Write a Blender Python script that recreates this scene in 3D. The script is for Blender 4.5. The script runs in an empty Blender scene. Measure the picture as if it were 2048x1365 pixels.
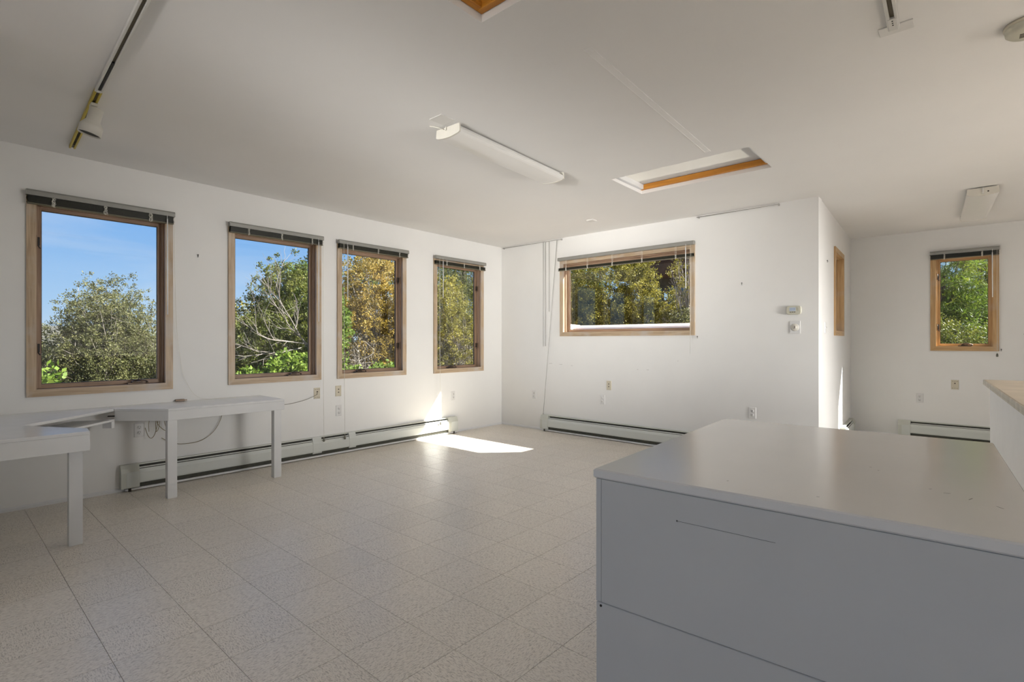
import bpy, math, random
import numpy as np
from mathutils import Vector, Matrix
random.seed(7); RNG = np.random.default_rng(7)
sc = bpy.context.scene
COL = sc.collection
R = math.radians

# ------------------------------------------------------------------ camera
cam = bpy.data.cameras.new('camera'); camo = bpy.data.objects.new('camera', cam); COL.objects.link(camo)
cam.sensor_width = 36.0; cam.lens = 36.0 * 1032 / 2048
camo.location = (0, 0, 1.225); camo.rotation_euler = (R(90), 0, R(41.405))
cam.shift_y = 0.0; cam.clip_start = 0.05; cam.clip_end = 500
sc.camera = camo

# ------------------------------------------------------------------ view transform
sc.view_settings.view_transform = 'Standard'; sc.view_settings.look = 'None'
sc.view_settings.gamma = 1.0; sc.view_settings.use_curve_mapping = False
sc.view_settings.exposure = 0.25

# ------------------------------------------------------------------ sky
world = bpy.data.worlds.new('world'); sc.world = world; world.use_nodes = True
nt = world.node_tree; nt.nodes.clear()
out = nt.nodes.new('ShaderNodeOutputWorld'); bg = nt.nodes.new('ShaderNodeBackground')
tc = nt.nodes.new('ShaderNodeTexCoord'); sx = nt.nodes.new('ShaderNodeSeparateXYZ')
rp = nt.nodes.new('ShaderNodeValToRGB')
e = rp.color_ramp.elements
e[0].position = 0.0; e[0].color = (0.58, 0.75, 0.95, 1)
e[1].position = 1.0; e[1].color = (0.06, 0.20, 0.62, 1)
x = rp.color_ramp.elements.new(0.06); x.color = (0.42, 0.66, 0.97, 1)
x = rp.color_ramp.elements.new(0.26); x.color = (0.11, 0.39, 0.92, 1)
mp = nt.nodes.new('ShaderNodeMapping'); mp.inputs['Scale'].default_value = (3.0, 1.2, 7.0); mp.inputs['Rotation'].default_value = (0.5, 0.4, 0.3)
nz = nt.nodes.new('ShaderNodeTexNoise'); nz.inputs['Scale'].default_value = 2.2; nz.inputs['Detail'].default_value = 7; nz.inputs['Distortion'].default_value = 0.6
cr = nt.nodes.new('ShaderNodeMapRange'); cr.inputs['From Min'].default_value = 0.50; cr.inputs['From Max'].default_value = 0.80; cr.inputs['To Max'].default_value = 0.40
mx = nt.nodes.new('ShaderNodeMix'); mx.data_type = 'RGBA'; mx.inputs[7].default_value = (0.80, 0.87, 0.97, 1)
L = nt.links.new
L(tc.outputs['Generated'], sx.inputs[0]); L(sx.outputs['Z'], rp.inputs[0])
L(tc.outputs['Generated'], mp.inputs[0]); L(mp.outputs[0], nz.inputs['Vector']); L(nz.outputs['Fac'], cr.inputs['Value'])
L(cr.outputs[0], mx.inputs[0]); L(rp.outputs[0], mx.inputs[6]); L(mx.outputs[2], bg.inputs['Color'])
bg.inputs['Strength'].default_value = 0.85; L(bg.outputs[0], out.inputs[0])

# ------------------------------------------------------------------ sun
sl = bpy.data.lights.new('sun', 'SUN'); sl.energy = 21.5; sl.angle = R(0.55); sl.color = (1.0, 0.965, 0.91)
so = bpy.data.objects.new('sun', sl); COL.objects.link(so)
so.rotation_euler = Vector((0.76, 0.78, 1.0)).to_track_quat('Z', 'Y').to_euler()

# ------------------------------------------------------------------ added fill lamps, out of view behind and beside the camera
def area(name, loc, direction, w, h, power, colr):
    l = bpy.data.lights.new(name, 'AREA'); l.shape = 'RECTANGLE'; l.size = w; l.size_y = h; l.energy = power; l.color = colr
    o = bpy.data.objects.new(name, l); COL.objects.link(o); o.location = loc
    o.rotation_euler = Vector([-c for c in direction]).to_track_quat('Z', 'Y').to_euler()
    return o
area('fill_right', (3.42, 4.25, 1.15), (-1, 0.02, -0.20), 1.40, 1.4, 60, (1.0, 0.985, 0.96)).data.spread = R(72)  # added fill that brightens the left wall and floor
area('fill_ceiling_bounce', (-1.7, -2.3, 1.30), (-0.20, 0.95, 0.13), 0.9, 0.7, 9.0, (1.0, 0.985, 0.96)).data.spread = R(32)  # added fill aimed at the far ceiling, no lamp of the room
area('fill_rear_left', (-2.0, -2.92, 1.45), (0, 1, 0.05), 2.0, 1.8, 7.5, (1.0, 0.99, 0.96))  # weak added fill, as is the next one
area('fill_rear_right', (2.1, -2.92, 1.45), (0, 1, 0.05), 2.4, 1.8, 7.5, (1.0, 0.99, 0.96))

# ------------------------------------------------------------------ materials
MATS = {}
def newmat(name):
    m = bpy.data.materials.new(name); m.use_nodes = True; n = m.node_tree
    b = n.nodes['Principled BSDF']; MATS[name] = m
    return m, n, b
def simple(name, col, rough=0.5, metal=0.0, spec=0.5, noise=0.0, nscale=20.0, bump=0.0, bscale=200.0, trans=None):
    m, n, b = newmat(name)
    b.inputs['Base Color'].default_value = (*col, 1); b.inputs['Roughness'].default_value = rough
    b.inputs['Metallic'].default_value = metal; b.inputs['Specular IOR Level'].default_value = spec
    t = n.nodes.new('ShaderNodeTexCoord')
    if noise > 0:
        z = n.nodes.new('ShaderNodeTexNoise'); z.inputs['Scale'].default_value = nscale; z.inputs['Detail'].default_value = 5
        r = n.nodes.new('ShaderNodeMapRange'); r.inputs['From Min'].default_value = 0.3; r.inputs['From Max'].default_value = 0.7
        r.inputs['To Min'].default_value = 1 - noise; r.inputs['To Max'].default_value = 1 + noise
        v = n.nodes.new('ShaderNodeVectorMath'); v.operation = 'SCALE'; v.inputs[0].default_value = col
        n.links.new(t.outputs['Object'], z.inputs['Vector']); n.links.new(z.outputs['Fac'], r.inputs['Value'])
        n.links.new(r.outputs[0], v.inputs['Scale']); n.links.new(v.outputs[0], b.inputs['Base Color'])
    if bump > 0:
        z = n.nodes.new('ShaderNodeTexNoise'); z.inputs['Scale'].default_value = bscale; z.inputs['Detail'].default_value = 4
        k = n.nodes.new('ShaderNodeBump'); k.inputs['Strength'].default_value = bump; k.inputs['Distance'].default_value = 0.002
        n.links.new(t.outputs['Object'], z.inputs['Vector']); n.links.new(z.outputs['Fac'], k.inputs['Height']); n.links.new(k.outputs[0], b.inputs['Normal'])
    return m
def wood(name, c1, c2, axis, rough=0.45, white=0.0):
    m, n, b = newmat(name)
    t = n.nodes.new('ShaderNodeTexCoord'); mp = n.nodes.new('ShaderNodeMapping')
    s = [28.0, 28.0, 28.0]; s[axis] = 1.6; mp.inputs['Scale'].default_value = s
    z = n.nodes.new('ShaderNodeTexNoise'); z.inputs['Scale'].default_value = 1.6; z.inputs['Detail'].default_value = 6; z.inputs['Distortion'].default_value = 0.8
    r = n.nodes.new('ShaderNodeValToRGB'); r.color_ramp.elements[0].position = 0.33; r.color_ramp.elements[0].color = (*c1, 1)
    r.color_ramp.elements[1].position = 0.68; r.color_ramp.elements[1].color = (*c2, 1)
    n.links.new(t.outputs['Object'], mp.inputs[0]); n.links.new(mp.outputs[0], z.inputs['Vector']); n.links.new(z.outputs['Fac'], r.inputs[0])
    src = r.outputs[0]
    if white > 0:
        z2 = n.nodes.new('ShaderNodeTexNoise'); z2.inputs['Scale'].default_value = 5.0; z2.inputs['Detail'].default_value = 5
        r2 = n.nodes.new('ShaderNodeMapRange'); r2.inputs['From Min'].default_value = 0.5; r2.inputs['From Max'].default_value = 0.7; r2.inputs['To Max'].default_value = white
        mx = n.nodes.new('ShaderNodeMix'); mx.data_type = 'RGBA'; mx.inputs[7].default_value = (0.54, 0.48, 0.42, 1)
        n.links.new(t.outputs['Object'], z2.inputs['Vector']); n.links.new(z2.outputs['Fac'], r2.inputs['Value'])
        n.links.new(r2.outputs[0], mx.inputs[0]); n.links.new(src, mx.inputs[6]); src = mx.outputs[2]
    n.links.new(src, b.inputs['Base Color']); b.inputs['Roughness'].default_value = rough
    return m
M_wall = simple('wall_paint', (0.86, 0.85, 0.825), 0.75, spec=0.25, noise=0.012, nscale=3, bump=0.10, bscale=160)
M_ceil = simple('ceiling_paint', (0.87, 0.855, 0.83), 0.85, spec=0.2, noise=0.012, nscale=2.0, bump=0.08, bscale=120)
M_white = simple('white_enamel', (0.78, 0.78, 0.78), 0.38, noise=0.02, nscale=9, bump=0.06, bscale=90)
M_desk = simple('white_desk_paint', (0.80, 0.80, 0.79), 0.20, noise=0.03, nscale=6, bump=0.05, bscale=60)
M_heater = simple('heater_enamel', (0.66, 0.68, 0.64), 0.35, noise=0.015, nscale=5)
M_heatend = simple('heater_end_enamel', (0.60, 0.61, 0.545), 0.4, noise=0.015, nscale=5)
M_fin = simple('heater_fins', (0.05, 0.05, 0.035), 0.6, noise=0.2, nscale=40)
M_dark = simple('dark_metal', (0.035, 0.028, 0.022), 0.4, metal=0.4, noise=0.1)
M_bronze = simple('bronze_metal', (0.12, 0.085, 0.06), 0.38, metal=0.7, noise=0.1)
M_rail = simple('blind_rail_metal', (0.30, 0.295, 0.27), 0.4, metal=0.2, noise=0.02)
M_slat = simple('blind_slats', (0.030, 0.030, 0.018), 0.35, noise=0.15, nscale=8)
M_slatedge = simple('blind_bottom_rail', (0.16, 0.145, 0.10), 0.4, noise=0.05)
M_cord = simple('blind_cord', (0.80, 0.78, 0.70), 0.6, noise=0.05)
M_cordg = simple('grey_cord', (0.44, 0.425, 0.40), 0.5, noise=0.05)
M_wand = simple('clear_wand', (0.88, 0.88, 0.88), 0.25, noise=0.02)
M_tassel = simple('cord_weight', (0.16, 0.155, 0.12), 0.5, noise=0.1)
M_plate = simple('outlet_plate_white', (0.78, 0.77, 0.75), 0.35, noise=0.01)
M_plateb = simple('outlet_plate_beige', (0.66, 0.60, 0.47), 0.35, noise=0.02)
M_slot = simple('outlet_slots', (0.10, 0.08, 0.06), 0.5, noise=0.1)
M_cable = simple('phone_cable', (0.30, 0.24, 0.14), 0.5, noise=0.05)
M_gcable = simple('grey_cable', (0.22, 0.20, 0.17), 0.5, noise=0.05)
M_fix = simple('fixture_white', (0.80, 0.79, 0.76), 0.35, noise=0.01)
M_lens = simple('fixture_lens', (0.90, 0.88, 0.84), 0.28, noise=0.015, nscale=3)
M_fixend = simple('fixture_end_cream', (0.74, 0.71, 0.63), 0.4, noise=0.02)
M_yellow = simple('yellow_track', (0.55, 0.42, 0.03), 0.4, noise=0.04)
M_trackw = simple('white_track', (0.66, 0.65, 0.61), 0.4, noise=0.02)
M_tchan = simple('track_channel', (0.10, 0.08, 0.045), 0.5, noise=0.15)
M_lamp = simple('lamp_head_white', (0.74, 0.72, 0.65), 0.4, noise=0.02)
M_black = simple('black_lining', (0.008, 0.008, 0.008), 0.6, noise=0.1)
M_cap = simple('smoke_detector_plastic', (0.60, 0.58, 0.47), 0.45, noise=0.02)
M_thermo = simple('thermostat_beige', (0.62, 0.60, 0.49), 0.45, noise=0.02)
M_lcd = simple('thermostat_screen', (0.52, 0.60, 0.72), 0.25, noise=0.03)
M_lcdseg = simple('thermostat_digits', (0.20, 0.25, 0.33), 0.4, noise=0.03)
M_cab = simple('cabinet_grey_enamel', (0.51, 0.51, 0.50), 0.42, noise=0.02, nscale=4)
M_lam = simple('worn_laminate', (0.50, 0.42, 0.32), 0.45, noise=0.10, nscale=6)
M_lamedge = simple('laminate_edge', (0.56, 0.52, 0.44), 0.55, noise=0.18, nscale=14)
M_stucco = simple('pink_stucco', (0.78, 0.62, 0.53), 0.9, noise=0.05, nscale=3, bump=0.4, bscale=60)
M_ext = simple('exterior_stucco', (0.60, 0.46, 0.36), 0.9, noise=0.05, nscale=3, bump=0.4, bscale=60)
M_shade = simple('skylight_shade_fabric', (0.80, 0.78, 0.74), 0.8, noise=0.02, nscale=4)
M_plaster = simple('plaster_patch', (0.77, 0.755, 0.72), 0.8, noise=0.02, nscale=9)
M_patch = simple('patch_paint', (0.90, 0.885, 0.86), 0.8, noise=0.02, nscale=9)
M_bark = simple('bark', (0.07, 0.05, 0.035), 0.9, noise=0.3, nscale=8)
M_barkg = simple('grey_bark', (0.26, 0.23, 0.195), 0.9, noise=0.25, nscale=8)
M_dead = simple('dead_wood', (0.19, 0.165, 0.14), 0.85, noise=0.2, nscale=8)
M_rust = simple('rust_beam', (0.10, 0.04, 0.015), 0.8, noise=0.35, nscale=2)
M_hdark = simple('house_soffit', (0.09, 0.075, 0.05), 0.8, noise=0.1)
M_hglass = simple('house_window', (0.12, 0.24, 0.50), 0.08, metal=0.7, noise=0.1)
WC = ((0.41, 0.295, 0.185), (0.60, 0.46, 0.31))
M_wX = wood('pickled_wood_x', *WC, 0, white=0.8); M_wZ = wood('pickled_wood_z', *WC, 2, white=0.8)
WS = ((0.27, 0.165, 0.10), (0.44, 0.30, 0.20))
M_sX = wood('sash_wood_x', *WS, 0); M_sZ = wood('sash_wood_z', *WS, 2)
WH = ((0.47, 0.28, 0.11), (0.62, 0.41, 0.20))
M_hX = wood('honey_wood_x', *WH, 0, white=0.3); M_hZ = wood('honey_wood_z', *WH, 2, white=0.3)
WO = ((0.50, 0.19, 0.015), (0.66, 0.28, 0.03))
M_oX = wood('orange_wood_x', *WO, 0); M_oY = wood('orange_wood_y', *WO, 1)

# glass: clear pane with fresnel reflection
m, n, b = newmat('glass'); n.nodes.remove(b)
fr = n.nodes.new('ShaderNodeFresnel'); fr.inputs['IOR'].default_value = 1.52
tr = n.nodes.new('ShaderNodeBsdfTransparent'); tr.inputs[0].default_value = (0.96, 0.97, 0.965, 1)
gl = n.nodes.new('ShaderNodeBsdfGlossy'); gl.inputs['Roughness'].default_value = 0.0
ms = n.nodes.new('ShaderNodeMixShader')
ge = n.nodes.new('ShaderNodeNewGeometry'); ma = n.nodes.new('ShaderNodeMath'); ma.operation = 'SUBTRACT'; ma.inputs[0].default_value = 1.0; n.links.new(ge.outputs['Backfacing'], ma.inputs[1])
mb_ = n.nodes.new('ShaderNodeMath'); mb_.operation = 'MULTIPLY'; n.links.new(ma.outputs[0], mb_.inputs[0]); n.links.new(fr.outputs[0], mb_.inputs[1])
mc = n.nodes.new('ShaderNodeMath'); mc.operation = 'MULTIPLY'; mc.use_clamp = True; mc.inputs[1].default_value = 1.7; n.links.new(mb_.outputs[0], mc.inputs[0])
n.links.new(mc.outputs[0], ms.inputs[0]); n.links.new(tr.outputs[0], ms.inputs[1]); n.links.new(gl.outputs[0], ms.inputs[2])
n.links.new(ms.outputs[0], n.nodes['Material Output'].inputs[0]); M_glass = m
# translucent shade in the skylights
n = M_shade.node_tree; b = n.nodes['Principled BSDF']; tl = n.nodes.new('ShaderNodeBsdfTranslucent'); tl.inputs[0].default_value = (0.80, 0.78, 0.74, 1)
ms = n.nodes.new('ShaderNodeMixShader'); ms.inputs[0].default_value = 0.24
n.links.new(b.outputs[0], ms.inputs[1]); n.links.new(tl.outputs[0], ms.inputs[2]); n.links.new(ms.outputs[0], n.nodes['Material Output'].inputs[0])

# vinyl tile
m, n, b = newmat('vinyl_tile')
t = n.nodes.new('ShaderNodeTexCoord'); oi = n.nodes.new('ShaderNodeObjectInfo'); sc1 = n.nodes.new('ShaderNodeVectorMath'); sc1.operation = 'SCALE'; sc1.inputs[0].default_value = (37, 51, 0)
ad = n.nodes.new('ShaderNodeVectorMath'); ad.operation = 'ADD'
n.links.new(oi.outputs['Random'], sc1.inputs['Scale']); n.links.new(sc1.outputs[0], ad.inputs[0]); n.links.new(t.outputs['Object'], ad.inputs[1])
mp = n.nodes.new('ShaderNodeMapping'); mp.inputs['Scale'].default_value = (1.0, 3.4, 1); n.links.new(ad.outputs[0], mp.inputs[0])
z = n.nodes.new('ShaderNodeTexNoise'); z.inputs['Scale'].default_value = 62; z.inputs['Detail'].default_value = 6; z.inputs['Roughness'].default_value = 0.65; z.inputs['Distortion'].default_value = 0.7
n.links.new(mp.outputs[0], z.inputs['Vector'])
r = n.nodes.new('ShaderNodeValToRGB'); r.color_ramp.elements[0].position = 0.34; r.color_ramp.elements[0].color = (0.46, 0.40, 0.33, 1)
r.color_ramp.elements[1].position = 0.52; r.color_ramp.elements[1].color = (0.88, 0.81, 0.71, 1); n.links.new(z.outputs['Fac'], r.inputs[0])
z2 = n.nodes.new('ShaderNodeTexNoise'); z2.inputs['Scale'].default_value = 1.3; z2.inputs['Detail'].default_value = 3
n.links.new(t.outputs['Object'], z2.inputs['Vector'])
mr = n.nodes.new('ShaderNodeMapRange'); mr.inputs['To Min'].default_value = 0.975; mr.inputs['To Max'].default_value = 1.025; n.links.new(oi.outputs['Random'], mr.inputs['Value'])
v = n.nodes.new('ShaderNodeVectorMath'); v.operation = 'SCALE'; n.links.new(r.outputs[0], v.inputs[0]); n.links.new(mr.outputs[0], v.inputs['Scale'])
n.links.new(v.outputs[0], b.inputs['Base Color'])
rr = n.nodes.new('ShaderNodeMapRange'); rr.inputs['To Min'].default_value = 0.22; rr.inputs['To Max'].default_value = 0.38; n.links.new(z2.outputs['Fac'], rr.inputs['Value']); n.links.new(rr.outputs[0], b.inputs['Roughness'])
b.inputs['Specular IOR Level'].default_value = 0.45
bp = n.nodes.new('ShaderNodeBump'); bp.inputs['Strength'].default_value = 0.12; bp.inputs['Distance'].default_value = 0.001; n.links.new(z.outputs['Fac'], bp.inputs['Height']); n.links.new(bp.outputs[0], b.inputs['Normal'])
M_tile = m
M_grout = simple('floor_substrate', (0.16, 0.135, 0.11), 0.9, noise=0.1)

# cabinet top: smudged semi-gloss case enamel, with the light on it painted paler
m = simple('cabinet_enamel_lit_top', (0.66, 0.65, 0.63), 0.30, noise=0.02, nscale=3); n = m.node_tree; b = n.nodes['Principled BSDF']
t = n.nodes.new('ShaderNodeTexCoord'); mp = n.nodes.new('ShaderNodeMapping'); mp.inputs['Scale'].default_value = (3, 9, 3); z = n.nodes.new('ShaderNodeTexNoise'); z.inputs['Scale'].default_value = 4; z.inputs['Detail'].default_value = 3
rr = n.nodes.new('ShaderNodeMapRange'); rr.inputs['From Min'].default_value = 0.35; rr.inputs['From Max'].default_value = 0.7; rr.inputs['To Min'].default_value = 0.27; rr.inputs['To Max'].default_value = 0.36
n.links.new(t.outputs['Object'], mp.inputs[0]); n.links.new(mp.outputs[0], z.inputs['Vector']); b.inputs['Roughness'].default_value = 0.19
b.inputs['Specular IOR Level'].default_value = 0.6
M_cabtop = m

def leafmat(name, stops, transl=0.35):
    m, n, b = newmat(name)
    g = n.nodes.new('ShaderNodeNewGeometry'); t = n.nodes.new('ShaderNodeTexCoord')
    z = n.nodes.new('ShaderNodeTexNoise'); z.inputs['Scale'].default_value = 1.7; z.inputs['Detail'].default_value = 3; n.links.new(t.outputs['Object'], z.inputs['Vector'])
    a = n.nodes.new('ShaderNodeMath'); a.operation = 'MULTIPLY_ADD'; a.inputs[1].default_value = 0.5; n.links.new(g.outputs['Random Per Island'], a.inputs[0])
    s = n.nodes.new('ShaderNodeMath'); s.operation = 'MULTIPLY_ADD'; s.inputs[1].default_value = 1.3; s.inputs[2].default_value = -0.4; n.links.new(z.outputs['Fac'], s.inputs[0]); n.links.new(s.outputs[0], a.inputs[2])
    r = n.nodes.new('ShaderNodeValToRGB'); r.color_ramp.elements[0].color = (*stops[0], 1); r.color_ramp.elements[1].color = (*stops[-1], 1)
    for i, c in enumerate(stops[1:-1]): q = r.color_ramp.elements.new((i + 1) / (len(stops) - 1)); q.color = (*c, 1)
    n.links.new(a.outputs[0], r.inputs[0]); n.links.new(r.outputs[0], b.inputs['Base Color']); b.inputs['Roughness'].default_value = 0.6; b.inputs['Specular IOR Level'].default_value = 0.3
    tl = n.nodes.new('ShaderNodeBsdfTranslucent'); n.links.new(r.outputs[0], tl.inputs[0]); ms = n.nodes.new('ShaderNodeMixShader'); ms.inputs[0].default_value = transl
    n.links.new(b.outputs[0], ms.inputs[1]); n.links.new(tl.outputs[0], ms.inputs[2]); n.links.new(ms.outputs[0], n.nodes['Material Output'].inputs[0])
    return m
L_olive = leafmat('foliage_olive', [(0.06, 0.066, 0.012), (0.2, 0.185, 0.03), (0.42, 0.35, 0.06)])
L_sage = leafmat('foliage_sage', [(0.045, 0.052, 0.018), (0.1, 0.105, 0.035), (0.2, 0.185, 0.068)])
L_gold = leafmat('foliage_gold', [(0.12, 0.095, 0.018), (0.3, 0.215, 0.038), (0.5, 0.34, 0.09)])
L_deep = leafmat('foliage_deep', [(0.028, 0.044, 0.007), (0.09, 0.11, 0.015), (0.23, 0.22, 0.035)])
L_lime = leafmat('foliage_lime', [(0.065, 0.11, 0.014), (0.13, 0.2, 0.024), (0.22, 0.28, 0.045)])
L_pine = leafmat('foliage_pine', [(0.035, 0.072, 0.008), (0.11, 0.17, 0.018), (0.26, 0.28, 0.035)])
L_brush = leafmat('foliage_brush', [(0.075, 0.056, 0.036), (0.13, 0.105, 0.07), (0.18, 0.155, 0.07)])
M_earth = simple('dry_earth', (0.22, 0.165, 0.12), 0.95, noise=0.3, nscale=1.2)
M_hill = simple('scrub_hill', (0.06, 0.058, 0.045), 0.95, noise=0.45, nscale=0.25)

# ------------------------------------------------------------------ mesh helpers
class MB:
    def __init__(s): s.v = []; s.f = []; s.sm = []
    def add(s, vs, fs, smooth=False):
        k = len(s.v); s.v += [tuple(p) for p in vs]; s.f += [tuple(i + k for i in f) for f in fs]; s.sm += [smooth] * len(fs); return s
    def box(s, x0, x1, y0, y1, z0, z1, bev=0.0):
        x0, x1 = sorted((x0, x1)); y0, y1 = sorted((y0, y1)); z0, z1 = sorted((z0, z1))
        if bev <= 0:
            return s.add([(x0,y0,z0),(x1,y0,z0),(x1,y1,z0),(x0,y1,z0),(x0,y0,z1),(x1,y0,z1),(x1,y1,z1),(x0,y1,z1)],
                         [(0,3,2,1),(4,5,6,7),(0,1,5,4),(1,2,6,5),(2,3,7,6),(3,0,4,7)])
        return s.prism([(x0,y0),(x1,y0),(x1,y1),(x0,y1)], z0, z1, bev)
    def prism(s, poly, z0, z1, bev=0.0):            # vertical extrusion of a ccw polygon with bevelled rims
        n = len(poly)
        def ins(d):
            r = []
            for i in range(n):
                p = Vector(poly[i]); a = (p - Vector(poly[i-1])).normalized(); b = (Vector(poly[(i+1) % n]) - p).normalized()
                na = Vector((-a.y, a.x)); nb = Vector((-b.y, b.x)); m = (na + nb); m = m / max(1e-6, m.dot(na)); r.append(p + m * d)
            return r
        if bev > 0: rings = [(ins(bev), z0), (poly, z0 + bev), (poly, z1 - bev), (ins(bev), z1)]
        else: rings = [(poly, z0), (poly, z1)]
        vs = []; fs = []
        for q, z in rings: vs += [(p[0], p[1], z) for p in q]
        m = len(rings)
        for k in range(m - 1):
            for i in range(n): j = (i + 1) % n; fs.append((k*n+i, k*n+j, (k+1)*n+j, (k+1)*n+i))
        fs.append(tuple(range(n - 1, -1, -1))); fs.append(tuple((m-1)*n + i for i in range(n)))
        return s.add(vs, fs)
    def extr(s, prof, axis, a0, a1):                 # profile polygon (2 coords) extruded along an axis
        n = len(prof); vs = []
        for a in (a0, a1):
            for p in prof: q = list(p); q.insert(axis, a); vs.append(tuple(q))
        fs = [(i, (i+1) % n, n + (i+1) % n, n + i) for i in range(n)] + [tuple(range(n-1, -1, -1)), tuple(range(n, 2*n))]
        return s.add(vs, fs)
    def tube(s, pts, r, n=8, cap=True):
        pts = [Vector(p) for p in pts]; rr = r if isinstance(r, (list, tuple)) else [r] * len(pts); vs = []; fs = []
        up = Vector((0, 0, 1)); prev = None
        for i, p in enumerate(pts):
            d = (pts[min(i+1, len(pts)-1)] - pts[max(i-1, 0)]).normalized()
            if prev is None:
                a = d.cross(up if abs(d.z) < 0.9 else Vector((1, 0, 0))).normalized()
            else: a = (prev - d * prev.dot(d)).normalized()
            prev = a; b = d.cross(a)
            for k in range(n): t = 2*math.pi*k/n; vs.append(p + (a*math.cos(t) + b*math.sin(t)) * rr[i])
        for i in range(len(pts)-1):
            for k in range(n): j = (k+1) % n; fs.append((i*n+k, i*n+j, (i+1)*n+j, (i+1)*n+k))
        s.add(vs, fs, True)
        if cap: k = len(s.v) - len(vs); s.f += [tuple(k + i for i in range(n-1, -1, -1)), tuple(k + (len(pts)-1)*n + i for i in range(n))]; s.sm += [False, False]
        return s
    def lathe(s, prof, n=24, M=None):                # prof: list of (r, z); M maps to place
        vs = []; fs = []; M = M or Matrix()
        for r_, z in prof:
            for k in range(n): t = 2*math.pi*k/n; vs.append(M @ Vector((r_*math.cos(t), r_*math.sin(t), z)))
        for i in range(len(prof)-1):
            for k in range(n): j = (k+1) % n; fs.append((i*n+k, i*n+j, (i+1)*n+j, (i+1)*n+k))
        return s.add(vs, fs, True)
    def build(s, name, mat, parent=None, fix=True):
        me = bpy.data.meshes.new(name); me.from_pydata(s.v, [], s.f); me.materials.append(mat)
        if fix:
            import bmesh
            bm = bmesh.new(); bm.from_mesh(me); bmesh.ops.recalc_face_normals(bm, faces=bm.faces); bm.to_mesh(me); bm.free()
        me.polygons.foreach_set('use_smooth', s.sm); me.update()
        o = bpy.data.objects.new(name, me); COL.objects.link(o)
        if parent: o.parent = parent
        return o
def tag(o, label=None, cat=None, group=None, kind=None):
    if label: o['label'] = label
    if cat: o['category'] = cat
    if group: o['group'] = group
    if kind: o['kind'] = kind
    return o
def empty(name, loc, rz=0.0, label=None, cat=None, group=None, kind=None):
    o = bpy.data.objects.new(name, None); COL.objects.link(o); o.location = loc; o.rotation_euler = (0, 0, rz); o.empty_display_size = 0.1
    return tag(o, label, cat, group, kind)
def smooth_curve(pts, n=6):
    P = [Vector(p) for p in pts]; P = [P[0]*2 - P[1]] + P + [P[-1]*2 - P[-2]]; o = []
    for i in range(1, len(P)-2):
        for k in range(n):
            t = k/n; a, b, c, d = P[i-1], P[i], P[i+1], P[i+2]
            o.append(0.5*((2*b) + (c-a)*t + (2*a-5*b+4*c-d)*t*t + (3*b-a-3*c+d)*t**3))
    o.append(P[-2]); return o

# ------------------------------------------------------------------ frames of the walls: local x runs along the wall, local -y into the room
XL = -5.155; YB = 5.614; YA = 8.27; WT = 0.15
SA = Vector((-1.059, 5.614)); SB = Vector((-1.18, 8.27)); SANG = math.atan2(-(SB - SA).x, (SB - SA).y)
FR = {'left': (Vector((XL, 0, 0)), R(90)), 'back': (Vector((0, YB, 0)), 0.0), 'alcove': (Vector((0, YA, 0)), 0.0),
      'side': (Vector((SA.x, SA.y, 0)), R(90) + SANG)}
def place(wall, u, z, n=0.0):                        # n = distance into the room
    o, a = FR[wall]; return Vector((o.x + u*math.cos(a) + n*math.sin(a), o.y + u*math.sin(a) - n*math.cos(a), z)), a
CE = 2.602
def ceilz(y): return CE + 0.0092 * max(0.0, YB - y)
def wall_mesh(name, wall, u0, u1, z0, z1, holes, mat=M_wall, thick=WT):
    p, a = place(wall, 0, 0); root = MB()
    us = sorted({u0, u1, *[h[0] for h in holes], *[h[1] for h in holes]}); zs = sorted({z0, z1, *[h[2] for h in holes], *[h[3] for h in holes]})
    inside = lambda u, z: any(h[0] < u < h[1] and h[2] < z < h[3] for h in holes)
    vid = {}
    def V(u, y, z):
        k = (round(u, 5), y, round(z, 5))
        if k not in vid: vid[k] = len(root.v); root.v.append((u, y, z))
        return vid[k]
    for i in range(len(us)-1):
        for j in range(len(zs)-1):
            if inside((us[i]+us[i+1])/2, (zs[j]+zs[j+1])/2): continue
            for y in (0.0, thick): root.f.append((V(us[i],y,zs[j]), V(us[i+1],y,zs[j]), V(us[i+1],y,zs[j+1]), V(us[i],y,zs[j+1]))); root.sm.append(False)
            for (du, dz, ea, eb) in ((-1,0,(i,j),(i,j+1)), (1,0,(i+1,j),(i+1,j+1)), (0,-1,(i,j),(i+1,j)), (0,1,(i,j+1),(i+1,j+1))):
                ii, jj = i+du, j+dz
                ok = 0 <= ii < len(us)-1 and 0 <= jj < len(zs)-1 and not inside((us[ii]+us[ii+1])/2, (zs[jj]+zs[jj+1])/2)
                if not ok:
                    ua, za = us[ea[0]], zs[ea[1]]; ub, zb = us[eb[0]], zs[eb[1]]
                    root.f.append((V(ua,0.0,za), V(ub,0.0,zb), V(ub,thick,zb), V(ua,thick,za))); root.sm.append(False)
    o = root.build(name, mat); o.location = p; o.rotation_euler = (0, 0, a); o['kind'] = 'structure'; return o

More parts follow.
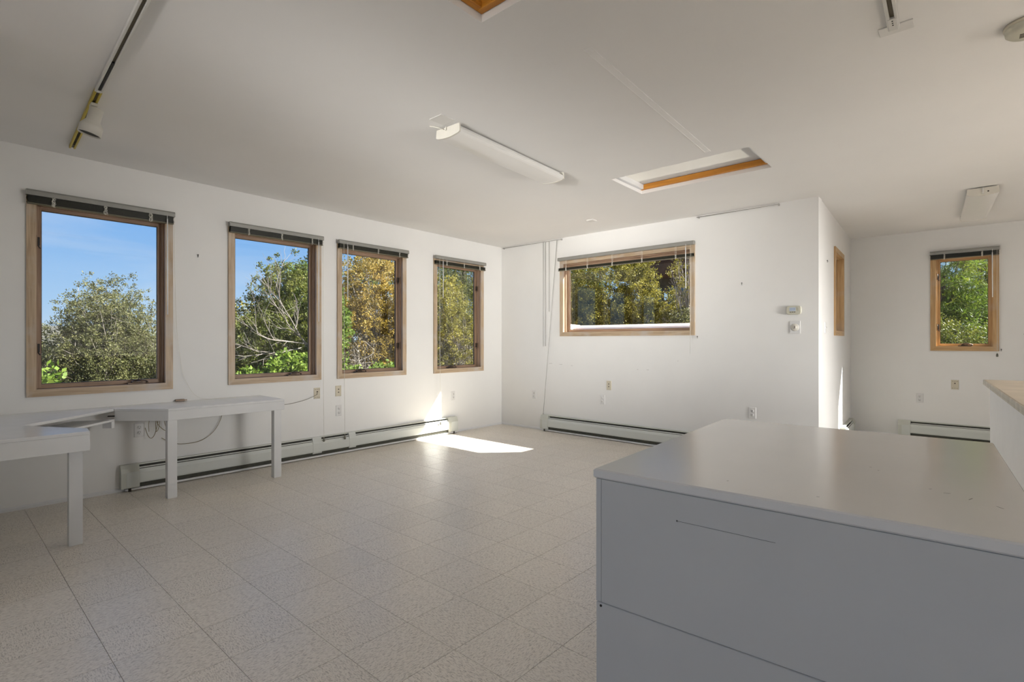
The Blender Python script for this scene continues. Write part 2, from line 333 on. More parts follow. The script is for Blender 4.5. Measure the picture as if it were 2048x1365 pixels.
# windows: wall, u0, u1, z0, z1 (outer edge of the casing)
WIN = {1: ('left', 0.479, 1.405, 0.812, 2.300), 2: ('left', 1.852, 2.770, 0.815, 2.300), 3: ('left', 2.957, 3.878, 0.812, 2.298),
       4: ('left', 4.312, 5.222, 0.805, 2.298), 5: ('back', -4.085, -2.252, 1.288, 2.300), 6: ('alcove', -0.342, 0.280, 1.105, 2.298),
       7: ('side', 1.03, 1.81, 1.287, 2.275)}
CW = 0.055
hole = lambda k: (WIN[k][1]+CW-0.010, WIN[k][2]-CW+0.010, WIN[k][3]+CW-0.010, WIN[k][4]-CW+0.010)
wall_mesh('wall_left', 'left', -0.20, YB + WT, -0.05, 2.78, [hole(k) for k in (1, 2, 3, 4)])
wall_mesh('wall_back', 'back', XL, SA.x, -0.05, 2.75, [hole(5)])
wall_mesh('wall_side', 'side', 0.012, (SB-SA).length + 0.12, -0.05, 2.75, [hole(7)])
wall_mesh('wall_alcove', 'alcove', SB.x - 0.0, 3.60, -0.05, 2.75, [hole(6)])
def struct_box(name, b, mat=M_wall):
    m = MB()
    for q in b: m.box(*q)
    o = m.build(name, mat); o['kind'] = 'structure'; return o
struct_box('wall_near', [(XL, -3.3, -0.05, 0.10, -0.05, 2.78)])
struct_box('wall_entry', [(-3.45, -3.3, -3.0, -0.05, -0.05, 2.78)])
# rear and right walls (behind and beside the camera) with openings invented for the fill lamps
struct_box('wall_rear', [(-3.45, 3.6, -3.15, -3.0, -0.05, 0.5), (-3.45, 3.6, -3.15, -3.0, 2.4, 2.78), (-3.45, -3.1, -3.15, -3.0, 0.5, 2.4), (-0.9, 0.8, -3.15, -3.0, 0.5, 2.4), (3.4, 3.6, -3.15, -3.0, 0.5, 2.4)])
struct_box('wall_right', [(3.5, 3.65, -3.15, YA+WT, -0.05, 0.45), (3.5, 3.65, -3.15, YA+WT, 2.45, 2.78), (3.5, 3.65, -3.15, 3.5, 0.45, 2.45), (3.5, 3.65, 5.0, YA+WT, 0.45, 2.45)])

# ------------------------------------------------------------------ ceiling with two skylight openings
SK = [(-2.30, -1.17, 3.90, 4.46), (-1.615, -1.05, 0.52, 1.628)]
def ceiling():
    b = MB(); xs = sorted({XL-0.2, 3.7, *[s[0] for s in SK], *[s[1] for s in SK]}); XN = SB.x-0.16; YN = YB+WT+.02; xs = sorted(set(xs) | {XN}); ys = sorted({-3.2, 0.10, YB, YN, YA+0.2, *[s[2] for s in SK], *[s[3] for s in SK]})
    ins = lambda x, y: any(s[0] < x < s[1] and s[2] < y < s[3] for s in SK) or (x < XN and y > YN)
    for i in range(len(xs)-1):
        for j in range(len(ys)-1):
            if ins((xs[i]+xs[i+1])/2, (ys[j]+ys[j+1])/2): continue
            a, c, y0, y1 = xs[i], xs[i+1], ys[j], ys[j+1]
            b.add([(a,y0,ceilz(y0)),(c,y0,ceilz(y0)),(c,y1,ceilz(y1)),(a,y1,ceilz(y1))], [(0,1,2,3)])
            b.add([(a,y0,ceilz(y0)+.25),(c,y0,ceilz(y0)+.25),(c,y1,ceilz(y1)+.25),(a,y1,ceilz(y1)+.25)], [(0,1,2,3)])
    for s in SK:
        c = [(s[0],s[2]),(s[1],s[2]),(s[1],s[3]),(s[0],s[3])]
        for k in range(4):
            p, q = c[k], c[(k+1) % 4]; z0, z1 = ceilz(p[1]), ceilz(q[1])
            b.add([(p[0],p[1],z0),(q[0],q[1],z1),(q[0],q[1],z1+.25),(p[0],p[1],z0+.25)], [(0,1,2,3)])
    o = b.build('ceiling', M_ceil, fix=False); o['kind'] = 'structure'; return o
CEIL = ceiling()
ex = MB()                                           # outer rim of the roof deck closes the slab at its edge
ex.box(XL-0.35, XL-0.2, -3.2, YB+WT+.17, 2.6, 2.95); ex.box(3.7, 3.85, -3.2, YA+0.3, 2.6, 2.95)
ex.box(XL-0.35, SB.x-.16, YB+WT+.02, YB+WT+.17, 2.6, 2.9); ex.box(SB.x-.31, SB.x-.16, YB+WT+.17, YA+.2, 2.6, 2.9)
ex.box(XL-0.35, 3.85, -3.35, -3.2, 2.6, 2.95); ex.box(SB.x-0.31, 3.85, YA+0.2, YA+0.35, 2.6, 2.95)
o = ex.build('trim_1', M_ext); o['kind'] = 'structure'

def skylight(n, s, side, name_label):
    x0, x1, y0, y1 = s; zc = ceilz((y0+y1)/2)
    r = empty('window_%d' % n, ((x0+x1)/2, (y0+y1)/2, zc), kind='structure')
    r['label'] = name_label
    cx, cy = (x0+x1)/2, (y0+y1)/2; w, h = (x1-x0)/2, (y1-y0)/2
    lip = 0.028; t = 0.035; zt = lip + 0.045
    f = MB(); f.box(-w+.001, w-.001, h-t, h-.001, lip, zt, .003); f.build('frame', M_oX, r)
    f = MB(); f.box(-w+.001, w-.001, -h+.001, -h+t, lip, zt, .003); f.build('frame', M_oX, r)
    f = MB(); f.box(-w+.001, -w+t, -h+t, h-t, lip, zt, .003); f.build('frame', M_white if n == 8 else M_oY, r)
    f = MB(); f.box(w-t, w-.001, -h+t, h-t, lip, zt, .003); f.build('frame', M_white if n == 8 else M_oY, r)
    sh = MB(); sh.box(-w+.003, w-.003, -h+.003, h-.003, zt+.004, zt+.007); sh.build('pleated_shade', M_shade, r)
    g = MB(); g.box(-w+.004, w-.004, -h+.004, h-.004, .19, .196); g.build('glass_pane', M_glass, r)
    return r
skylight(8, SK[0], 'back', 'long ceiling skylight with orange wood frame near the back wall')
skylight(9, SK[1], 'left', 'ceiling skylight with orange wood frame cut by the top of the picture')

# ------------------------------------------------------------------ floor: vinyl tiles on a slab
fl = MB(); fl.box(XL-0.1, 3.65, -3.1, YA+0.1, -0.12, -0.008); FLOOR = fl.build('floor', M_grout); FLOOR['kind'] = 'structure'
T = 0.3048
tb = MB(); g = T/2 - 0.0004
tb.add([(-g,-g,-.0075),(g,-g,-.0075),(g,g,-.0075),(-g,g,-.0075),(-g+.0006,-g+.0006,0),(g-.0006,-g+.0006,0),(g-.0006,g-.0006,0),(-g+.0006,g-.0006,0)],
       [(4,5,6,7),(0,1,5,4),(1,2,6,5),(2,3,7,6),(3,0,4,7)])
tile0 = tb.build('tile', M_tile, FLOOR); tme = tile0.data
fwd = Vector((-math.sin(R(41.405)), math.cos(R(41.405)))); rgt = Vector((math.cos(R(41.405)), math.sin(R(41.405))))
def hidden_by_cabinet(c):                            # tiles under / behind the flat file cabinet as seen in the photo are not individual
    return c.x > -0.45 and c.y < 7.0
cells = []
for i in range(-17, 13):
    for j in range(-11, 29):
        c = Vector((i*T + T/2, j*T + 0.164 + T/2))
        if c.x < XL - 0.05 or c.x > 3.5 or c.y < -3.0 or c.y > YA + .05: continue
        if c.y > YB + 0.05 and c.x < -1.25: continue
        dep = c.dot(fwd); lat = c.dot(rgt)
        vis = dep > 1.5 and abs(lat) < dep * 1.02 + .2 and not hidden_by_cabinet(c) and 1032*1.225/max(dep, .01) < 683 + 90
        cells.append((0 if vis else 1, c.length, i, j, c))
cells.sort(key=lambda q: (q[0], q[1])); rest = MB(); cnt = 0; first = True
for vis, dist, i, j, c in cells:
    if vis == 0 and cnt < 300:
        o = tile0 if first else tile0.copy()
        if not first: COL.objects.link(o); o.parent = FLOOR
        first = False; o.location = (c.x, c.y, 0); o.rotation_euler = (0, 0, R(90) if (i + j) % 2 else 0); cnt += 1
    else:
        rest.add([(c.x + v.co.x, c.y + v.co.y, v.co.z) for v in tme.vertices], [tuple(p.vertices) for p in tme.polygons])
o = rest.build('tile_field', M_tile, FLOOR, fix=False); o['kind'] = 'stuff'

# ------------------------------------------------------------------ baseboards
def base(name, wall, u0, u1, h=0.030, t=0.011):
    p, a = place(wall, 0, 0); b = MB(); b.extr([(0, 0), (-t, 0), (-t, h*0.6), (-t*0.45, h), (0, h)], 0, u0, u1)
    o = b.build(name, M_white); o.location = p; o.rotation_euler = (0, 0, a); o['kind'] = 'structure'
base('baseboard_left', 'left', 0.10, YB - .001); base('baseboard_back', 'back', XL + .012, SA.x); base('baseboard_side', 'side', 0.0, (SB-SA).length - .012); base('baseboard_alcove', 'alcove', SB.x + .014, 3.5)

# ------------------------------------------------------------------ windows
def window(k, hinge=None, crank=0.5, honey=False, label=None, deep=0.075, latch=False):
    wall, u0, u1, z0, z1 = WIN[k]; p, a = place(wall, (u0+u1)/2, z0)
    r = empty('window_%d' % k, p, a, kind='structure')
    if label: r['label'] = label
    w = (u1-u0)/2; h = z1-z0; X, Z = (M_hX, M_hZ) if honey else (M_wX, M_wZ); SX, SZ = (M_hX, M_hZ) if honey else (M_sX, M_sZ)
    t = 0.017; c = CW; e = .0015
    def board(q, mat, nm='casing'):
        b = MB(); vs = [(x, -t, z) for x, z in q] + [(x, 0.0, z) for x, z in q]
        m = Vector((sum(x for x, z in q)/4, 0, sum(z for x, z in q)/4))
        b.add([(x + (m.x-x)*0 , -t, z) for x, z in q] + [(x, -.0002, z) for x, z in q], [(0,1,2,3),(7,6,5,4),(0,4,5,1),(1,5,6,2),(2,6,7,3),(3,7,4,0)]); return b.build(nm, mat, r)
    board([(-w, 0), (w, 0), (w-c, c), (-w+c, c)], X); board([(-w+c, h-c), (w-c, h-c), (w, h), (-w, h)], X)
    board([(-w, 0), (-w+c, c), (-w+c, h-c), (-w, h)], Z); board([(w-c, c), (w, 0), (w, h), (w-c, h-c)], Z)
    # jamb boards lining the opening
    j0 = w-c; d = deep + 0.05; jt = .0095
    for b_, mat in (((-j0-jt, -j0, 0, d, c-jt, h-c+jt), SZ), ((j0, j0+jt, 0, d, c-jt, h-c+jt), SZ), ((-j0, j0, 0, d, c-jt, c), SX), ((-j0, j0, 0, d, h-c, h-c+jt), SX)):
        b = MB(); b.box(*b_); b.build('jamb', mat, r)
    # stop strips and sash frame
    for side in (-1, 1):
        b = MB(); b.box(side*j0, side*(j0-.010), deep-.045, deep-.018, c, h-c, .002); b.box(side*j0, side*(j0-.016), deep-.016, deep-.002, c, h-c, .002); b.build('stop', SZ, r)
    b = MB(); b.box(-j0+.016, j0-.016, deep-.045, deep-.018, h-c-.010, h-c); b.build('stop', SX, r)
    s = 0.036
    for side in (-1, 1):
        b = MB(); b.box(side*j0, side*(j0-s), deep, deep+.030, c, h-c, .003); b.build('sash_stile', SZ, r)
    b = MB(); b.box(-j0+s, j0-s, deep, deep+.030, c, c+s*.9, .003); b.build('sash_rail', SX, r)
    b = MB(); b.box(-j0+s, j0-s, deep, deep+.030, h-c-s, h-c, .003); b.build('sash_rail', SX, r)
    b = MB()
    for q in ((-j0+s, -j0+s+.004, c+s*.9, h-c-s), (j0-s-.004, j0-s, c+s*.9, h-c-s)): b.box(q[0], q[1], deep+.008, deep+.020, q[2], q[3])
    for q in ((c+s*.9, c+s*.9+.004), (h-c-s-.004, h-c-s)): b.box(-j0+s+.004, j0-s-.004, deep+.008, deep+.020, q[0], q[1])
    b.build('glazing_gasket', M_dark, r)
    b = MB(); b.box(-j0+s-.002, j0-s+.002, deep+.012, deep+.016, c+s*.9-.002, h-c-s+.002); b.build('glass_pane', M_glass, r)
    if hinge:
        sd = 1 if hinge == 'right' else -1
        for f in (.22, .80):
            zz = c + (h-2*c)*f; b = MB()
            b.box(sd*(j0-.001), sd*(j0-.006), deep-.046, deep-.004, zz-.045, zz+.045, .002)
            b.box(sd*(j0-.004), sd*(j0-.026), deep-.020, deep-.001, zz-.030, zz+.034, .002)
            b.tube([(sd*(j0-.028), deep-.022, zz-.05), (sd*(j0-.016), deep-.032, zz-.034), (sd*(j0-.012), deep-.034, zz+.03)], .004, 6)
            b.build('hinge', M_bronze if hinge == 'right' else M_dark, r)
    if crank is not None:
        xx = -j0 + 2*j0*crank; zz = c; b = MB()
        b.box(xx-.062, xx+.062, deep-.062, deep-.014, zz, zz+.012, .003); b.box(xx-.034, xx+.030, deep-.058, deep-.024, zz+.010, zz+.026, .005)
        o = b.build('crank_base', M_bronze, r)
        b = MB(); b.tube(smooth_curve([(xx-.02, deep-.05, zz+.030), (xx+.01, deep-.068, zz+.036), (xx+.045, deep-.070, zz+.030), (xx+.066, deep-.066, zz+.022)], 4), [.007]*9+[.005]*4, 8)
        b.tube([(xx+.066, deep-.066, zz+.022), (xx+.070, deep-.072, zz+.006)], .008, 8); b.build('crank_handle', M_bronze, o)
    return r
window(1, 'left', .76, label='largest looking left wall window, with blue sky and a round tree')
window(2, None, .72, label='second left wall window, with bare pale branches before a green tree')
window(3, 'right', .30, label='third left wall window, showing golden foliage')
window(4, 'right', .35, label='left wall window nearest the far corner')
window(5, None, None, label='wide horizontal window in the back wall')
window(6, 'left', .52, honey=True, label='small alcove window showing a pine')
window(7, None, None, honey=True, label='narrow window seen edge-on in the side wall')

# ------------------------------------------------------------------ blinds
def tangle(b, x, y, z, w, h, n):
    for q in range(n):
        pts = [(x + random.uniform(-w, w), y + random.uniform(-.006, .004), z - h*t + random.uniform(-.004, .004)) for t in (0, .2, .4, .6, .8, 1)]
        b.tube(smooth_curve(pts, 3), .0011, 5)
def blind(k, label, gap=0.0, stack=0.058, ladders=(.18, .50, .82), wand=None, cord=None, tang=1, wandlen=.75, weight=True, extra=0.0):
    wall, u0, u1, z0, z1 = WIN[k]; p, a = place(wall, (u0+u1)/2, z1 - .05 - gap - stack - extra)
    r = empty('window_blind', p, a, label, 'blind', 'raised blinds over the windows'); zb = p.z
    w = (u1-u0)/2 + .004; top = z1 + .030 - zb; hb = top - .042; Y0 = -.018
    b = MB(); b.extr([(Y0, hb), (Y0-.046, hb), (Y0-.046, hb+.030), (Y0-.040, hb+.042), (Y0, hb+.042)], 0, -w, w); b.build('headrail', M_rail, r)
    b = MB(); st = hb - gap; n = max(6, int(stack/.0042)); sb = st - stack
    for i in range(n):
        zz = st - .002 - (stack-.012)*i/(n-1); dx = random.uniform(-.004, .004); sag = random.uniform(-.002, .002)
        b.add([(-w+.006+dx, Y0-.006+sag, zz), (w-.006+dx, Y0-.006+sag, zz), (w-.006+dx, Y0-.022+sag, zz+.0016), (-w+.006+dx, Y0-.022+sag, zz+.0016), (w-.006+dx, Y0-.040+sag, zz-.0006), (-w+.006+dx, Y0-.040+sag, zz-.0006),
               (-w+.006+dx, Y0-.006+sag, zz-.001), (w-.006+dx, Y0-.006+sag, zz-.001), (w-.006+dx, Y0-.022+sag, zz+.0006), (-w+.006+dx, Y0-.022+sag, zz+.0006), (w-.006+dx, Y0-.040+sag, zz-.0016), (-w+.006+dx, Y0-.040+sag, zz-.0016)],
              [(0,1,2,3),(3,2,4,5),(6,9,8,7),(9,11,10,8),(5,4,10,11),(0,6,7,1)])
    b.box(-w+.012, w-.012, Y0-.034, Y0-.010, sb+.010, st-.002)
    o = b.build('slat_stack', M_slat, r, fix=False); o['kind'] = 'stuff'
    b = MB(); b.box(-w+.006, w-.006, Y0-.040, Y0-.006, sb, sb+.009, .003); b.build('bottom_rail', M_slatedge, r)
    for f in ladders:
        x = -w + 2*w*f; b = MB()
        if tang: tangle(b, x, Y0-.046, hb - gap, .013 if tang > 1 else .007, stack+.006, 7 if tang > 1 else 4)
        b.tube([(x-.006, Y0-.042, hb+.002), (x-.006, Y0-.043, sb)], .0012, 5); b.tube([(x+.006, Y0-.042, hb+.002), (x+.006, Y0-.043, sb)], .0012, 5)
        b.build('ladder_cord', M_cord, r)
    if wand is not None:
        x = -w + 2*w*wand; b = MB(); b.tube([(x, Y0-.050, hb+.01), (x, Y0-.055, hb-.03)], .002, 6); b.tube([(x, Y0-.055, hb-.028), (x+.002, Y0-.052, hb-wandlen)], .0048, 8); b.build('wand', M_wand, r)
    if cord is not None:                             # cord: (fraction, z of the weight)
        x = -w + 2*w*cord[0]; zz = cord[1] - zb; b = MB()
        b.tube([(x-.004, Y0-.050, hb), (x-.003, Y0-.052, hb*.5+zz*.5), (x, Y0-.068, zz+.02)], .0010, 5)
        b.tube([(x+.004, Y0-.050, hb), (x+.004, Y0-.052, hb*.5+zz*.5), (x+.001, Y0-.068, zz+.02)], .0010, 5); b.build('pull_cord', M_cord, r)
        if weight:
            b = MB(); b.lathe([(0, .022), (.006, .021), (.009, .010), (.011, -.010), (.008, -.018), (0, -.018)], 10, Matrix.Translation((x, Y0-.068, zz))); b.build('cord_weight', M_tassel, r)
    return r, w, hb, Y0
B1, w1, hb1, Y01 = blind(1, 'raised dark blind on the leftmost window, with three big knots of ladder cord', stack=.062, tang=2, ladders=(.16, .49, .81), wand=.935, wandlen=.84, extra=.0)
blind(2, 'raised dark blind above the second window from the left, white wand at its right end', stack=.056, ladders=(.18, .52, .86), wand=.93, cord=(.985, .185), wandlen=.86)
blind(3, 'raised dark blind on the third window from the left, over golden leaves', stack=.052, ladders=(.18, .53, .85), wand=.10, cord=(.055, .175), wandlen=.62)
blind(4, 'raised dark blind on the left wall window next to the far corner', gap=.022, stack=.050, ladders=(.20, .54, .86), wand=.12, cord=(.06, .165), wandlen=.5)
blind(5, 'widest blind, dropped a little below its grey rail, on the horizontal window', gap=.095, stack=.040, ladders=(.075, .255, .45, .665, .89), wand=.955, cord=(.985, 1.06), weight=False, wandlen=.48)
blind(6, 'small blind with black slats over the alcove window', stack=.058, ladders=(.22, .76), wand=.90, cord=(.965, 1.06), wandlen=.55, tang=1)
# first blind: its cord hangs beside the casing and trails over the desk
b = MB(); o_, a_ = place('left', (WIN[1][1]+WIN[1][2])/2, B1.location.z)
def L1(u, z, n): return (u - (WIN[1][1]+WIN[1][2])/2, -n, z - B1.location.z)
b.tube(smooth_curve([L1(1.398, 2.27, .07), L1(1.41, 1.8, .05), L1(1.432, 1.3, .03), L1(1.47, 1.0, .02), L1(1.50, .88, .02), L1(1.56, .76, .03), L1(1.63, .712, .06), L1(1.75, .708, .085), L1(1.86, .708, .10), L1(1.87, .708, .12), L1(1.76, .708, .105)], 6), .0014, 6)
b.build('pull_cord', M_cord, B1)

# ------------------------------------------------------------------ baseboard heaters
def heater(wall, u0, u1, label, joints=(), endl=.12, endr=.14, h=.215, z0=.028, shade_end=True):
    p, a = place(wall, u0, 0); r = empty('baseboard_heater', p, a, label, 'heater', None); Lh = u1-u0; d = .066
    def P(y, z): return (-y, z)
    b = MB(); b.extr([(0, z0), (-.004, z0), (-.004, h), (0, h)], 0, .01, Lh-.01); b.extr([(-.004, h-.004), (-.036, h-.004), (-.040, h-.009), (-.038, h), (-.004, h)], 0, .01, Lh-.01); b.build('back_plate', M_heatend, r)
    b = MB(); b.box(.012, Lh-.012, -.050, -.006, .027, h-.040); b.box(.012, Lh-.012, -.012, -.0045, h-.040, h-.0055); b.build('fin_core', M_fin, r)
    cuts = [endl] + [c for j in joints for c in (j[0]-u0, j[1]-u0)] + [Lh-endr]
    for i in range(0, len(cuts), 2):
        a0, a1 = cuts[i], cuts[i+1]
        b = MB(); b.extr([(-.055, h-.040), (-.058, h-.043), (-.068, h-.070), (-.068, z0+.044), (-.062, z0+.034), (-.058, z0+.036), (-.064, z0+.046), (-.064, h-.070)], 0, a0, a1); b.build('front_cover', M_heater, r)
        b = MB(); b.extr([(-.046, h-.026), (-.052, h-.034), (-.050, h-.036), (-.044, h-.028)], 0, a0, a1); b.build('damper', M_heater, r)
    for j in joints:
        a0, a1 = j[0]-u0-.004, j[1]-u0+.004; b = MB(); b.extr([(0, h+.001), (-.046, h+.001), (-.060, h-.030), (-.070, h-.062), (-.070, z0+.036), (-.060, z0+.020), (-.004, z0+.020)], 0, a0, a1); b.build('splice_cover', M_heater, r)
    for (a0, a1, nm) in ((0, endl+.004, 0), (Lh-endr-.004, Lh, 1)):
        if (nm == 0 and endl == 0) or (nm == 1 and endr == 0): continue
        b = MB(); b.extr([(0, h+.003), (-.048, h+.003), (-.064, h-.026), (-.073, h-.060), (-.073, z0+.004), (0, z0+.004)], 0, a0, a1); e_ = b.build('end_cap', M_heatend, r)
        b = MB(); b.box(a0+.036, a1-.003, -.0755, -.073, z0+.012, h-.055); b.build('access_door', M_heater, e_)
    b = MB(); b.box(.03, Lh-.03, -.056, -.016, .006, .024, .004); b.build('bottom_pipe_cover', M_white, r)
    for x in (.06, Lh-.06):
        b = MB(); b.box(x-.010, x+.010, -.058, -.04, 0.0, z0+.006); b.build('foot', M_dark, r)
    return r
heater('left', 1.030, 4.680, 'long cream baseboard heater under the four left wall windows', joints=((2.655, 2.745), (3.075, 3.150)), endr=.15)
heater('back', -4.375, -1.30, 'baseboard heater along the back wall, half hidden behind the grey cabinet', endr=.12)
heater('alcove', -0.660, 1.60, 'baseboard heater under the small alcove window')
heater('side', 1.55, 2.50, 'short sunlit heater end at the foot of the side wall', h=.20)

# ------------------------------------------------------------------ desk in the left corner
ZD = .700
desk = empty('corner_desk', (-4.9, .6, 0), 0, 'white painted corner desk with cut corners under the leftmost window', 'desk')
dl = lambda pts: [(x+4.9, y-.6) for x, y in pts]
def dprism(name, pts, z0, z1, bev=.003, mat=M_desk):
    b = MB(); b.prism(dl(pts), z0, z1, bev); return b.build(name, mat, desk)
W_ = XL + .0015
dprism('desktop', [(W_, .960), (-4.945, .960), (-4.632, 1.235), (-4.632, 2.140), (W_, 2.140)], ZD-.020, ZD)
def dstrip(name, p, q, z0, z1, t=.019, mat=M_desk):
    p = Vector(p); q = Vector(q); d_ = (q-p).normalized(); nn = Vector((-d_.y, d_.x))*t
    dprism(name, [tuple(p), tuple(q), tuple(q+nn), tuple(p+nn)], z0, z1, .002, mat)
dstrip('fascia', (-4.632, 1.235), (-4.632, 2.140), ZD-.094, ZD-.020); dstrip('fascia', (-4.945, .960), (-4.632, 1.235), ZD-.094, ZD-.020)
dstrip('fascia', (-4.652, 2.140), (W_, 2.140), ZD-.094, ZD-.020)
# left piece by the near wall
dprism('desktop', [(W_, .1015), (-3.83, .1015), (-3.83, .628), (-3.96, .640), (-4.40, .392), (-4.945, .955), (W_, .955)], ZD-.020, ZD)
dstrip('fascia', (-3.83, .1015), (-3.83, .628), ZD-.112, ZD-.020); dstrip('fascia', (-3.83, .628), (-3.96, .640), ZD-.112, ZD-.020); dstrip('fascia', (-3.96, .640), (-4.40, .392), ZD-.112, ZD-.020)
# keyboard shelf under the cut corner
b = MB(); b.prism(dl([(-5.02, .72), (-4.62, .32), (-4.37, .42), (-4.895, .945)]), ZD-.092, ZD-.076, .002); shelf = b.build('keyboard_shelf', M_desk, desk)
b = MB(); b.prism(dl([(-4.94, .885), (-4.893, .932), (-4.905, .952), (-4.955, .905)]), ZD-.142, ZD-.074, .001); b.build('shelf_bracket', M_white, shelf)
b = MB(); b.prism(dl([(-5.01, .84), (-4.97, .905), (-4.985, .915), (-5.03, .855)]), ZD-.112, ZD-.100, .001); b.build('shelf_runner', M_dark, shelf)
b = MB(); b.prism(dl([(-4.965, .920), (-4.935, .955), (-4.95, .968), (-4.98, .93)]), ZD-.060, ZD-.052, .001); b.build('shelf_runner', M_dark, shelf)
for (x, y, w_) in ((-4.672, 1.232, .064), (-4.672, 2.050, .064), (-4.035, .558, .064)):
    b = MB(); zt = ZD-.094 if x < -4.3 else ZD-.112
    b.box(x+4.9-.022, x+4.9+.036, y-.6, y-.6+w_, 0, zt+.002 if x < -4.3 else zt+.002, .003); b.build('leg', M_desk, desk)
# a little adapter and cords on and below the desk
b = MB(); b.box(-.035, .035, -.012, .012, 0, .018, .003); b.box(.035, .055, -.004, .004, .004, .012, .001); o = b.build('plug_adapter', M_bronze); o.location = (XL+.02, 1.455, ZD+.0005); o.rotation_euler = (0, 0, R(88)); tag(o, 'small dark plug adapter lying on the white desk by the wall', 'adapter')
b = MB(); b.tube(smooth_curve([(XL+.012, 1.205, .50), (XL+.05, 1.215, .44), (XL+.06, 1.235, .415), (XL+.05, 1.262, .44), (XL+.04, 1.285, .52), (XL+.05, 1.29, .60), (XL+.05, 1.275, .61), (XL+.06, 1.268, .53), (XL+.05, 1.275, .465), (XL+.04, 1.295, .50), (XL+.05, 1.300, .60), (XL+.06, 1.285, .61), (XL+.05, 1.28, .54), (XL+.05, 1.31, .49), (XL+.05, 1.345, .465), (XL+.05, 1.335, .53), (XL+.05, 1.32, .60), (XL+.05, 1.25, .61), (XL+.05, 1.222, .55), (XL+.05, 1.222, .47)], 6), .0026, 6)
o = b.build('coiled_cable', M_cable); tag(o, 'brown cable looped beside the outlet under the desk', 'cable')
b = MB(); b.tube(smooth_curve([(XL+.012, 1.80, .675), (XL+.02, 1.80, .60), (XL+.02, 1.78, .50), (XL+.02, 1.72, .40), (XL+.02, 1.62, .335), (XL+.02, 1.50, .325), (XL+.02, 1.40, .345), (XL+.02, 1.32, .40)], 6), .0026, 6)
o = b.build('hanging_cable', M_cable); tag(o, 'thin cable hanging in a curve below the white desk', 'cable')
b = MB(); b.tube(smooth_curve([(XL+.010, 2.728, .672), (XL+.030, 2.70, .655), (XL+.03, 2.58, .615), (XL+.03, 2.42, .590), (XL+.03, 2.30, .592), (XL+.03, 2.16, .602), (XL+.03, 2.10, .603)], 6), .0024, 6)
o = b.build('phone_cord', M_gcable); tag(o, 'grey cord running from a wall jack to the end of the desk', 'cord')

# ------------------------------------------------------------------ wall plates
def plate(wall, u, z, kind, label, w=.072, h=.116, beige=False):
    p, a = place(wall, u, z - h/2); r = empty({'duplex': 'outlet', 'jack': 'wall_jack', 'six': 'wall_jack', 'switch': 'light_switch'}[kind], p, a, label, 'outlet' if kind == 'duplex' else ('switch' if kind == 'switch' else 'jack'), 'wall plates' if kind != 'switch' else None)
    mat = M_plateb if beige else M_plate
    b = MB(); b.add([(-w/2, 0, 0), (w/2, 0, 0), (w/2, 0, h), (-w/2, 0, h), (-w/2+.004, -.006, .004), (w/2-.004, -.006, .004), (w/2-.004, -.006, h-.004), (-w/2+.004, -.006, h-.004)], [(0,1,5,4),(1,2,6,5),(2,3,7,6),(3,0,4,7),(4,5,6,7)]); b.build('cover_plate', mat, r)
    if kind == 'duplex':
        for zz in (h*.31, h*.69):
            b = MB(); b.lathe([(.0155, 0), (.0155, .0025), (0, .0025)], 16, Matrix.Translation((0, -.006, zz)) @ Matrix.Rotation(R(90), 4, 'X')); s_ = b.build('socket', mat, r)
            b = MB(); b.box(-.0075, -.0050, -.0092, -.0085, zz-.001, zz+.009); b.box(.0050, .0075, -.0092, -.0085, zz-.001, zz+.008); b.box(-.0025, .0025, -.0092, -.0085, zz-.010, zz-.005); b.build('slots', M_slot, s_)
    elif kind == 'jack':
        for zz in (h*.38, h*.66):
            b = MB(); b.box(-.007, .007, -.0075, -.006, zz-.006, zz+.006, .001); b.build('jack_hole', M_slot, r)
    elif kind == 'six':
        for zz in (h*.14, h*.86):
            b = MB()
            for xx in (-.020, 0, .020): b.lathe([(.0035, 0), (.0035, .0015), (0, .0015)], 8, Matrix.Translation((xx, -.006, zz)) @ Matrix.Rotation(R(90), 4, 'X'))
            b.build('pin_holes', M_slot, r)
        b = MB(); b.box(-.006, .006, -.011, -.006, h*.58, h*.70, .001); b.build('jack_hole', M_slot, r)
    else:
        b = MB(); b.box(-.005, .005, -.016, -.006, h*.44, h*.58, .002); b.build('toggle', M_plate, r)
    return r
plate('left', 1.165, .486, 'duplex', 'white outlet under the desk beside the looped cable')
plate('left', 2.728, .672, 'six', 'beige jack plate under the second window, cord plugged in', beige=True)
plate('left', 2.975, .679, 'jack', 'beige two-hole jack plate below the third window, above a white outlet', beige=True)
plate('left', 2.980, .465, 'duplex', 'white outlet directly below the beige two-hole plate on the left wall')
plate('left', 4.653, .492, 'duplex', 'white outlet on the left wall just above the sunlit heater end')
plate('back', -4.536, .478, 'duplex', 'white outlet on the back wall nearest the left corner')
plate('back', -3.435, .487, 'duplex', 'white outlet on the back wall just below and left of the beige jack plate')
plate('back', -3.341, .672, 'jack', 'beige two-hole jack plate below the wide window', beige=True)
plate('back', -1.654, .486, 'duplex', 'white outlet on the back wall just above the grey cabinet')
plate('alcove', -.446, .507, 'duplex', 'white outlet on the alcove wall above the heater end')
plate('alcove', -.110, .693, 'six', 'beige jack plate under the small alcove window', beige=True)
plate('side', .40, 1.36, 'switch', 'white light switch on the side wall beside the narrow window')

# scuffs on the back wall
WB_ = bpy.data.objects['wall_back']; M_scuff = simple('wall_scuff', (0.42, 0.40, 0.37), .8, noise=.2)
for (u_, z_, l_) in ((-4.25, .92, .06), (-4.08, .912, .05), (-3.90, .90, .028), (-2.95, .885, .018), (-2.82, .885, .032), (-2.45, 1.00, .010)):
    b = MB(); b.box(u_-l_/2, u_+l_/2, -.0006, -.0001, z_-.0015, z_+.0015); b.build('scuff_mark', M_scuff, WB_)
